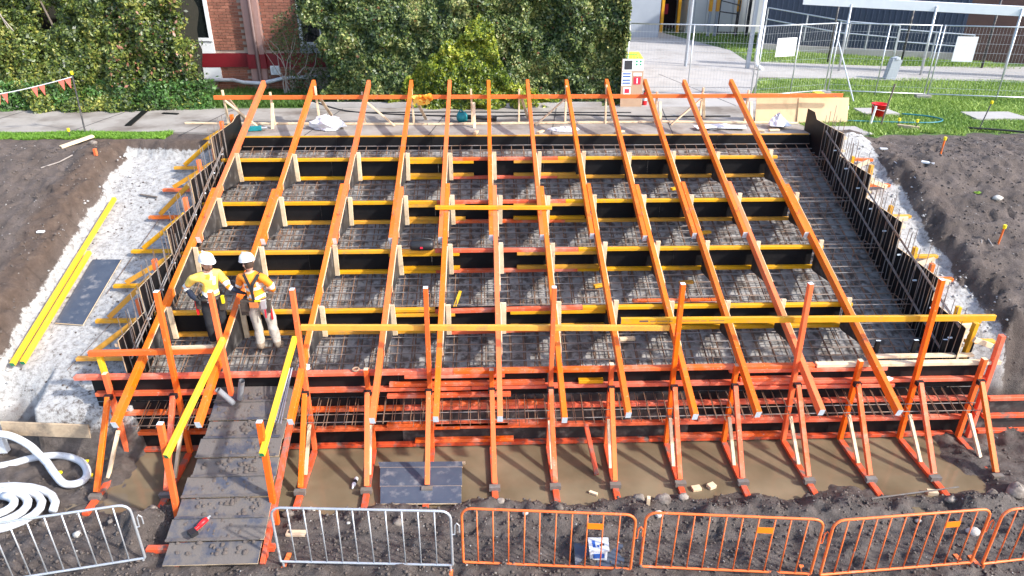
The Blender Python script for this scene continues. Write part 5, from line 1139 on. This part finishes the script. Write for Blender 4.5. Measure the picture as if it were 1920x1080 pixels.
# ---- lawn and soil things at the right
t = thing('bucket', 'bright red plastic bucket standing on the lawn', 'bucket', (10.62,18.85,LVL))
m = MB(); m.lathe((10.62,18.85,LVL), [(.15,0),(.20,.34),(.215,.34),(.215,.36),(.195,.36),(.145,.02)], 20); m.build('bucket', 'red_plastic', t, smooth=True)
m = MB(); m.tube([(10.41,18.85,LVL+.34),(10.45,18.66,LVL+.25),(10.62,18.62,LVL+.21),(10.79,18.66,LVL+.25),(10.83,18.85,LVL+.34)], .006, 5); m.build('handle', 'white', t)
t = thing('paint_drum', 'white drum lying behind the leaning ply on the lawn', 'drum', (9.7,19.4,LVL))
m = MB(); m.lathe((9.75,19.3,LVL+.14), [(.13,-.2),(.145,.2)], 16, axis=(.8,.3,.05)); m.build('drum', 'white', t, smooth=True)
m = MB(); m.tube([(9.91+.0*a,19.36+.145*math.cos(a*.393),LVL+.15+.145*math.sin(a*.393)) for a in range(16)], .012, 5, closed=True); m.build('rim', 'print_dark', t)
m = MB(); m.box(8.7, 9.4, 18.7, 19.0, LVL+.02, LVL+.58); m.box(8.78, 9.0, 18.68, 19.02, LVL+.58, LVL+.66); m.build('tool_box', 'yellow_plastic', label='bright yellow case behind the leaning ply sheets', cat='case')
def peg(x, y, h, cap, mt, lab, r=.012, lean=(0,0), z=None, grp=None):
    z = gz(x, y)-.05 if z is None else z; t = thing('marker_peg', lab, 'peg', (x,y,z), grp)
    m = MB(); m.cyl((x,y,z), (x+lean[0],y+lean[1],z+h+.05), r, 6); m.build('rod', mt, t)
    if cap: m = MB(); p = V((x+lean[0],y+lean[1],z+h+.03)); m.lathe(p, [(.03,-.03),(.035,.03),(.03,.045)], 8); m.build('cap', 'yellow_plastic', t)
peg(10.32,15.35,.38,1,'orange','yellow capped orange peg in the soil nearest the lawn',.018,(.02,.02))
peg(9.95,12.35,.38,1,'orange','yellow capped peg in the soil at the right picture edge',.018,(.02,.0))
peg(10.60,17.75,.22,1,'dark_steel','yellow capped peg in the lawn left of the timber block')
peg(10.85,17.38,.28,1,'dark_steel','yellow capped peg in the lawn right of the timber block')
peg(10.0,18.0,.5,0,'white','short white stake in the lawn beside the star picket',.028,(.05,0))
peg(10.28,18.0,1.05,0,'bark','tall dark star picket in the lawn beside the red bucket',.022,(.16,.05))
peg(12.46,17.35,.72,1,'dark_steel','yellow capped steel picket where the lawn meets the soil',.014,(.22,.1))
peg(9.7,14.0-.3,.0,0,'steel','thin marker pin in the soil bank',.006)
block('timber_block', (10.72,17.5), (.5,.09,.09), -35, 'pine_dirty', 'weathered timber block lying between two capped pegs', 'timber', LVL)
hose([(9.3,18.3,LVL+.04),(10.5,18.1,LVL+.04),(11.6,18.0,LVL+.04),(12.1,18.3,LVL+.04),(11.95,18.75,LVL+.04),(11.4,19.05,LVL+.04)], .02, 'hose', 'teal garden hose curling on the lawn')
hose([(12.2,17.4,LVL+.05),(13.2,17.0,LVL+.05),(14.6,16.2,3.42),(16.5,15.3,3.42)], .025, 'hose_black', 'black poly pipe lying on the soil at the right edge')
hose([(9.85,12.9,2.62),(9.75,12.6,2.50),(9.55,12.2,2.34),(9.45,11.9,2.22)], .011, 'dead_wood', 'thin bent rod lying on the soil by the capped peg', 'bent_rod')
hose([(9.85,12.9,2.62),(9.83,12.6,2.50),(9.80,12.2,2.36),(9.78,11.95,2.28)], .011, 'dead_wood', 'thin straight rod lying beside the bent rod', 'bent_rod')
hose([(9.12,15.2,3.28),(9.3,14.5,3.09),(9.45,13.9,2.93)], .008, 'steel', 'string line pinned along the right soil bank', 'string_line')
block('white_scrap', (9.75,14.85), (.26,.10,.04), -35, 'white', 'white plastic piece lying on the right soil', 'scrap')
block('white_scrap', (9.35,16.0), (.16,.08,.03), -10, 'white', 'small white piece on the soil near the lawn corner', 'scrap')
rock(10.62,13.6,.09,'pale_stone','flat pale stone on the right soil'); rock(9.5,17.0,.07,'pale_stone','pale stone at the lawn edge near the pit lid'); rock(11.1,13.2,.05,'pale_stone','small pale stone on the soil at the right edge')
crumple((10.35,13.85,gz(10.35,13.85)), (.07,.05,.03), 1, 'leafy', 'weed_tuft', 'tuft of lime green weed on the right soil', 'weed', seed=14)
# ---- left bunting and things on the left soil
t = thing('bunting_post', 'steel picket with a yellow cap holding the flag line', 'post', (-9.8,17.5,3.3)); m = MB(); m.cyl((-9.8,17.5,3.25), (-9.80,17.6,4.80), .018, 6); m.build('picket', 'dark_steel', t); m = MB(); m.lathe((-9.80,17.6,4.80), [(.03,-.03),(.035,.03),(.03,.05)], 8); m.build('cap', 'yellow_plastic', t)
t = thing('bunting', 'white line of red triangular flags at the left', 'bunting', (-11,17.5,4.3))
A, B = V((-9.80,17.59,4.72)), V((-13.2,17.4,4.18)); m = MB(); LP = [A.lerp(B, k/14)-V((0,0,.10*math.sin(math.pi*k/14))) for k in range(15)]; m.tube(LP, .012, 5); m.build('line', 'white', t)
for u in (.015,.06,.20,.25,.46,.51,.62,.67,.8,.85):
    p = A.lerp(B, u)-V((0,0,.10*math.sin(math.pi*u))); q = A.lerp(B, u+.045)-V((0,0,.10*math.sin(math.pi*(u+.045)))); c = (p+q)/2+V((.03,-.02+J(.03),-.24))
    m = MB(); o_ = V((0,.004,0)); m.add([p,q,c,p+o_,q+o_,c+o_], [(0,1,2),(5,4,3),(0,3,4,1),(1,4,5,2),(2,5,3,0)]); m.build('flag', 'flag', t)
peg(-9.95,17.1,.22,1,'dark_steel','yellow capped peg in the grass strip at the left')
block('timber', (-9.62,16.75), (.75,.14,.05), 50, 'pine', 'splintered pine board lying over the grass edge at the left', 'timber', 3.36, tilt=.15)
block('white_scrap', (-8.95,13.5), (.13,.08,.03), 5, 'white', 'white scrap on the left soil nearer the sand', 'scrap'); block('white_scrap', (-10.05,13.3), (.14,.08,.03), 0, 'white', 'white scrap on the left soil nearer the picture edge', 'scrap')
block('orange_peg', (-8.85,16.0), (.06,.06,.16), 80, 'orange', 'short orange peg in the left soil', 'peg')
m = MB(); m.tube([(-9.9,15.6,gz(-9.9,15.6)+.02),(-9.6,15.8,gz(-9.6,15.8)+.03),(-9.4,16.05,gz(-9.4,16.05)+.02)], .014, 5); m.build('root', 'dead_wood', label='pale bare root lying on the left soil', cat='root')
rock(-9.25,16.75,.10,'mud_stone','brown stone beside the splintered board')
ZS = FS
for k, (x, y) in enumerate([(-6.55,9.25),(-6.35,8.95),(-6.85,9.0)]): m = MB(); m.box(x-.03, x+.03, y-.025, y+.025, gz(x,y)-.01, gz(x,y)+.035); m.build('peg_cap', 'yellow_plastic', label=['yellow plastic cap on the mud furthest from the picture edge by the plank','yellow plastic cap on the mud beside the first prop','yellow plastic cap inside the white pipe loop'][k], cat='cap', group='yellow caps on the mud')
ZS = 1.0

# ================================================================ PEOPLE
mat('stubble', (.20,.11,.075), (.14,.08,.055), 30, rough=.8, rnd=0)
def person(name, label, loc, Jn, bones, matfn, helm, extra):
    import bmesh
    t = thing(name, label, 'person', loc)
    me = bpy.data.meshes.new('body_skeleton'); names = list(Jn); ix = {k: i for i, k in enumerate(names)}
    me.from_pydata([Jn[k][0] for k in names], [(ix[a], ix[b]) for a, b in bones], [])
    ob = bpy.data.objects.new('body_skeleton', me); COL.objects.link(ob)
    bm = bmesh.new(); bm.from_mesh(me); lay = bm.verts.layers.skin.verify(); bm.verts.ensure_lookup_table()
    for k in names: r = Jn[k][1]; v = bm.verts[ix[k]]; v[lay].radius = r if isinstance(r, tuple) else (r, r); v[lay].use_root = (k == 'pelvis')
    bm.to_mesh(me); bm.free()
    sk = ob.modifiers.new('skin', 'SKIN'); sk.use_smooth_shade = True; sk.branch_smoothing = .6
    ss = ob.modifiers.new('sub', 'SUBSURF'); ss.levels = 2; ss.render_levels = 2
    dg = bpy.context.evaluated_depsgraph_get(); dg.update()
    nm = bpy.data.meshes.new_from_object(ob.evaluated_get(dg)); bpy.data.objects.remove(ob)
    # cloth folds
    co = np.empty(len(nm.vertices)*3, np.float32); nm.vertices.foreach_get('co', co); co = co.reshape(-1,3)
    no = np.empty(len(nm.vertices)*3, np.float32); nm.vertices.foreach_get('normal', no); no = no.reshape(-1,3)
    fold = fbm(co[:,0]*1.2+co[:,1]*2, co[:,2]*2.2+co[:,1], 5, 3)*.022*(co[:,2] < 1.46); co = co+no*fold[:,None]; nm.vertices.foreach_set('co', co.ravel())
    nm.materials.clear(); used = []
    B = [(np.array(Jn[a][0]), np.array(Jn[b][0]), a, b) for a, b in bones]
    mi = []
    for p in nm.polygons:
        c = np.array(p.center); best = None
        for A_, B_, a, b in B:
            d = B_-A_; u = np.clip(np.dot(c-A_, d)/max(np.dot(d, d), 1e-9), 0, 1); q = np.linalg.norm(c-A_-d*u)-.35*(Jn[a][1] if not isinstance(Jn[a][1], tuple) else Jn[a][1][0])
            if best is None or q < best[0]: best = (q, a, b, u)
        k = matfn(best[1], best[2], best[3], c)
        if k not in used: used.append(k)
        mi.append(used.index(k))
    for k in used: nm.materials.append(MATS[k])
    nm.polygons.foreach_set('material_index', mi); nm.polygons.foreach_set('use_smooth', [True]*len(mi)); nm.update()
    nm.name = 'body'; o = bpy.data.objects.new('body', nm); COL.objects.link(o); o.parent = t
    # helmet, hair and face are laid out around the head centre hc, facing fd
    hc, fd = V(helm[0]), V(helm[1]).normalized(); sd = fd.cross(V((0,0,1))).normalized(); upz = sd.cross(fd)
    def at(f_, s_, u_): return hc+fd*f_+sd*s_+upz*u_
    m = MB(); vs = []; nn = 20; prof = [(1.04,.06),(1.03,.09),(.97,.122),(.80,.158),(.5,.185),(.15,.197)]
    for r_, z_ in prof:
        for j in range(nn): a = 2*math.pi*j/nn; vs.append(at(.135*r_*math.cos(a), .115*r_*math.sin(a), z_))
    m.add(vs, [(i*nn+j,i*nn+(j+1)%nn,(i+1)*nn+(j+1)%nn,(i+1)*nn+j) for i in range(len(prof)-1) for j in range(nn)]+[tuple(range((len(prof)-1)*nn, len(prof)*nn))])
    h_ = m.build('hard_hat', 'helmet', t, smooth=True, local=True)
    m = MB(); vs = []
    for z_, k_ in ((.062,1.02),(.056,1.30),(.048,1.30),(.052,1.02)):
        for j in range(nn):
            a = 2*math.pi*j/nn; ext = k_ if k_ == 1.02 else 1.08+.34*max(0, math.cos(a))
            vs.append(at(.135*ext*math.cos(a), .115*(k_ if k_ == 1.02 else 1.10)*math.sin(a), z_))
    m.add(vs, [(i*nn+j,i*nn+(j+1)%nn,((i+1)%4)*nn+(j+1)%nn,((i+1)%4)*nn+j) for i in range(4) for j in range(nn)]); m.build('brim', 'helmet', h_, smooth=True, local=True)
    m = MB(); m.beam(at(-.10,0,.186), at(.09,0,.186), .03, .02); m.build('ridge', 'helmet', h_, local=True)
    m = MB(); vs = []
    for z_, r_ in ((.07,.98),(.02,1.02),(-.03,1.0),(-.075,.80)):
        for j in range(13): a = R(102+j*13); vs.append(at(.10*r_*math.cos(a), .086*r_*math.sin(a), z_))
    m.add(vs, [(i*13+j,i*13+j+1,(i+1)*13+j+1,(i+1)*13+j) for i in range(3) for j in range(12)]); m.build('hair', 'hair', t, smooth=True, local=True)
    m = MB(); m.add([at(.095,0,.02),at(.130,0,-.03),at(.095,.020,-.038),at(.095,-.020,-.038)], [(0,1,2),(0,3,1),(1,3,2)]); m.build('nose', 'skin', t, local=True)
    for s_ in (-1, 1):
        m = MB(); m.lathe(at(.088,s_*.034,.004), [(.004,-.006),(.012,0),(.004,.006)], 8, axis=tuple(fd)); m.build('eye', 'print_dark', t, local=True)
        m = MB(); m.lathe(at(0,s_*.088,-.012), [(.006,-.012),(.028,0),(.016,.012)], 8, axis=tuple(sd)); m.build('ear', 'skin', t, local=True)
    m = MB(); m.beam(at(.096,-.025,-.068), at(.096,.025,-.068), .012, .012); m.build('mouth', 'hair', t, local=True)
    m = MB(); vs = []
    for z_, r_ in ((-.075,1.0),(-.10,.96),(-.125,.55)):
        for j in range(9): a = R(-80+j*20); vs.append(at(.010+.092*r_*math.cos(a), .078*r_*math.sin(a), z_))
    m.add(vs, [(i*9+j,i*9+j+1,(i+1)*9+j+1,(i+1)*9+j) for i in range(2) for j in range(8)]); m.build('beard', 'stubble', t, smooth=True, local=True)
    extra(t, at); return t
def hand(Jn, bones, pre, wrist, d, side, curl=.4):
    w_, d, s_ = np.array(Jn[wrist][0]), np.array(d, float), np.array(side, float); d /= np.linalg.norm(d); s_ -= d*np.dot(s_, d); s_ /= np.linalg.norm(s_); n_ = np.cross(d, s_)
    Jn[pre+'palm'] = (tuple(w_+d*.06), (.040,.020)); bones.append((wrist, pre+'palm'))
    for k, (off, L_) in enumerate(((-.030,.07),(-.010,.082),(.010,.076),(.030,.058))):
        p1 = w_+d*.10+s_*off; p2 = p1+(d*(1-curl)+n_*curl)*L_*.55; p3 = p2+(d*(.6-curl)+n_*(.5+curl*.5))*L_*.5
        for q, p in enumerate((p1, p2, p3)): Jn[f'{pre}f{k}{q}'] = (tuple(p), .0095-.001*q)
        bones += [(pre+'palm', f'{pre}f{k}0'), (f'{pre}f{k}0', f'{pre}f{k}1'), (f'{pre}f{k}1', f'{pre}f{k}2')]
    p1 = w_+d*.05-s_*.05; p2 = p1+d*.035-s_*.012+n_*.01; Jn[pre+'t0'] = (tuple(p1), .011); Jn[pre+'t1'] = (tuple(p2), .009); bones += [(pre+'palm', pre+'t0'), (pre+'t0', pre+'t1')]
def body(sh, el, wr, kn, an, toe, head, lean=(0,0), fat=1.0, hdir=None):
    lx, ly = lean
    Jn = {'pelvis':((0,0,.93),(.165*fat,.125*fat)), 'waist':((lx*.3,ly*.3,1.10),(.155*fat,.12*fat)), 'chest':((lx*.7,ly*.7,1.30),(.185*fat,.135*fat)), 'upper':((lx,ly,1.43),(.15,.11)), 'neck':((head[0]*.6+lx*.4,head[1]*.6+ly*.4,1.52),.062), 'head':((head[0],head[1],1.63),(.088,.098)), 'crown':((head[0],head[1],1.74),(.07,.08))}
    bones = [('pelvis','waist'),('waist','chest'),('chest','upper'),('upper','neck'),('neck','head'),('head','crown')]
    for s in 'LR':
        Jn[s+'sh'] = (sh[s], .078); Jn[s+'el'] = (el[s], .056); Jn[s+'wr'] = (wr[s], .037)
        m1 = tuple((np.array(sh[s])*.45+np.array(el[s])*.55)); Jn[s+'ua'] = (m1, .068); m2 = tuple((np.array(el[s])*.6+np.array(wr[s])*.4)); Jn[s+'fa'] = (m2, .053)
        bones += [('upper',s+'sh'),(s+'sh',s+'ua'),(s+'ua',s+'el'),(s+'el',s+'fa'),(s+'fa',s+'wr')]
        k_, a_ = np.array(kn[s]), np.array(an[s]); hp = (k_[0]*.55+(-.05 if s == 'L' else .05)*0+ (0.06 if k_[0] > 0 else -.06), k_[1]*.2, .86)
        Jn[s+'hip'] = (hp, .118*fat); Jn[s+'th'] = (tuple((np.array(hp)+k_)/2), .098*fat); Jn[s+'kn'] = (tuple(k_), .078*fat); Jn[s+'ca'] = (tuple(k_*.55+a_*.45), .077*fat); Jn[s+'an'] = (tuple(a_), .068*fat); Jn[s+'he'] = ((a_[0],a_[1],.05), .058); Jn[s+'to'] = (toe[s], .05)
        bones += [('pelvis',s+'hip'),(s+'hip',s+'th'),(s+'th',s+'kn'),(s+'kn',s+'ca'),(s+'ca',s+'an'),(s+'an',s+'he'),(s+'he',s+'to')]
    return Jn, bones
def cat_of(a, b, u):
    k = b
    if k in ('neck','head','crown'): return 'head' if k != 'neck' or u > .55 else 'shirt'
    if len(k) > 2 and k[1:] in ('palm',) or (len(k) > 2 and k[1] in 'ft' and k[2:].isdigit()) : return 'hand'
    s = k[1:]
    if s in ('sh','ua'): return 'upperarm'
    if s == 'el': return 'elbow'
    if s in ('fa','wr'): return 'forearm'
    if s in ('hip','th','kn','ca'): return 'leg'
    if s == 'an': return 'leg' if u < .75 else 'boot'
    if s in ('he','to'): return 'boot'
    return 'torso'
# left person: faces right and towards the camera, one hand on the hip, the other arm held out
Jn, bn = body({'R':(-.165,-.14,1.42),'L':(.155,.11,1.42)}, {'R':(-.40,-.02,1.20),'L':(.34,-.02,1.19)}, {'R':(-.22,-.14,1.03),'L':(.54,-.06,1.10)}, {'R':(-.10,-.06,.50),'L':(.11,-.02,.49)}, {'R':(-.11,0,.10),'L':(.12,.05,.10)}, {'R':(-.04,-.15,.04),'L':(.22,-.06,.04)}, (.05,-.03), (.02,-.02), 1.05)
hand(Jn, bn, 'R', 'Rwr', (.8,-.3,-.4), (0,-.6,.8), .5); hand(Jn, bn, 'L', 'Lwr', (.95,0,-.25), (0,1,.2), .45)
def mf1(a, b, u, c):
    k = cat_of(a, b, u)
    if k == 'head': return 'skin'
    if k == 'hand': return 'black_cloth'
    if k == 'forearm': return 'reflective' if b[1:] == 'fa' and .25 < u < .75 else 'navy'
    if k == 'elbow': return 'reflective' if .3 < u < .8 else 'hivis_orange'
    if k == 'upperarm': return 'hivis_yellow'
    if k == 'torso' or k == 'shirt':
        if c[2] < .99: return 'black_cloth'
        if c[2] < 1.07: return 'navy'
        if 1.10 < c[2] < 1.15: return 'reflective'
        if c[2] > 1.26 and .07 < abs(c[0]-.02) < .12: return 'reflective'
        if c[2] > 1.36 and abs(c[0]-.06) < .07: return 'hivis_orange'
        return 'hivis_yellow'
    return 'boot' if k == 'boot' else 'black_cloth'
def belt(t, at, cx, cy, tools):
    m = MB(); m.tube([(cx+.20*math.cos(a*.3927),cy+.155*math.sin(a*.3927),1.015+.01*math.sin(a)) for a in range(16)], .028, 6, closed=True); b_ = m.build('tool_belt', 'leather', t, local=True, smooth=True)
    for x, y, z, w_, d_, h_, mt in tools: m = MB(); m.box(x-w_/2, x+w_/2, y-d_/2, y+d_/2, z-h_, z); m.build('pouch', mt, b_, local=True)
def ex1(t, at):
    belt(t, at, .0, -.01, [(-.20,-.05,1.02,.09,.12,.2,'leather'),(.20,-.06,1.0,.10,.13,.2,'leather'),(.235,-.13,1.08,.04,.05,.14,'yellow_plastic'),(-.25,-.07,.98,.03,.05,.28,'red_plastic'),(.02,-.17,1.03,.06,.03,.06,'steel')])
y1 = 10.99; person('person', 'person in a yellow work shirt and white hard hat facing right, hand on hip', (-4.76,y1,ML(y1)-.49), Jn, bn, mf1, ((.06,-.05,1.655),(.80,-.58,-.12)), ex1)
# right person: back to the camera, head turned left
Jn, bn = body({'L':(-.20,.02,1.42),'R':(.19,-.03,1.41)}, {'L':(-.31,.10,1.18),'R':(.31,.03,1.17)}, {'L':(-.34,.26,1.08),'R':(.17,.20,1.06)}, {'L':(-.07,.03,.50),'R':(.17,.05,.50)}, {'L':(-.05,-.04,.10),'R':(.24,-.02,.10)}, {'L':(-.10,.15,.04),'R':(.28,.17,.04)}, (-.05,.03), (-.02,.02), 1.14)
hand(Jn, bn, 'L', 'Lwr', (-.5,.8,-.1), (.7,.4,.3), .5); hand(Jn, bn, 'R', 'Rwr', (-.7,.6,.1), (.4,.5,.6), .5)
def mf2(a, b, u, c):
    k = cat_of(a, b, u)
    if k in ('head',): return 'skin'
    if k == 'hand': return 'black_cloth' if c[0] < 0 else 'skin'
    if k == 'forearm': return 'hivis_orange' if b[1:] == 'fa' and u < .8 else 'skin'
    if k == 'elbow': return 'reflective' if u > .2 and u < .75 else 'hivis_orange'
    if k == 'upperarm': return 'hivis_orange'
    if k in ('torso','shirt'):
        if c[2] < .98: return 'khaki'
        if 1.05 < c[2] < 1.105 or 1.19 < c[2] < 1.245: return 'reflective'
        if c[2] > 1.27 and .085 < abs(c[0]+.01) < .14: return 'reflective'
        return 'hivis_orange'
    return 'boot' if k == 'boot' else 'khaki'
def ex2(t, at):
    belt(t, at, .0, .0, [(-.17,-.10,1.03,.13,.10,.20,'leather'),(-.21,.0,.94,.12,.16,.22,'leather'),(.0,-.165,1.02,.14,.06,.10,'leather_tan'),(.15,-.13,1.04,.08,.08,.16,'steel'),(.21,-.06,.98,.06,.10,.2,'leather'),(.235,-.05,.82,.025,.03,.20,'red_plastic'),(.16,-.14,.88,.02,.02,.18,'print_red'),(.07,-.17,1.06,.09,.03,.03,'yellow_plastic')])
    for pts in ([(-.115,.07,1.47),(-.12,-.06,1.49),(-.03,-.165,1.34),(.0,-.165,1.22),(.01,-.165,1.03)], [(.115,.06,1.47),(.12,-.06,1.485),(.03,-.165,1.34),(.0,-.168,1.22)]):
        m = MB()
        for a_, b_ in zip(pts[:-1], pts[1:]): m.beam(a_, b_, .05, .014, upv=(0,-1,.15))
        m.build('brace_strap', 'black_cloth', t, local=True)
    for s_, x0 in (('GR',-.155), ('TON',.045)):
        cu = bpy.data.curves.new('lettering', 'FONT'); cu.body = s_; cu.size = .055; cu.extrude = .003; tmp = bpy.data.objects.new('lettering', cu); COL.objects.link(tmp)
        dg = bpy.context.evaluated_depsgraph_get(); dg.update(); lm = bpy.data.meshes.new_from_object(tmp.evaluated_get(dg)); bpy.data.objects.remove(tmp); lm.materials.clear(); lm.materials.append(MATS['print_dark'])
        lo = bpy.data.objects.new('lettering', lm); COL.objects.link(lo); lo.parent = t; lo.location = (x0,-.152,1.275); lo.rotation_euler = (R(86),0,0)
y2 = 10.93; person('person', 'person in an orange work shirt, grey trousers and white hard hat seen from behind', (-3.98,y2,ML(y2)-.49), Jn, bn, mf2, ((-.05,.03,1.655),(-.75,.62,-.18)), ex2)
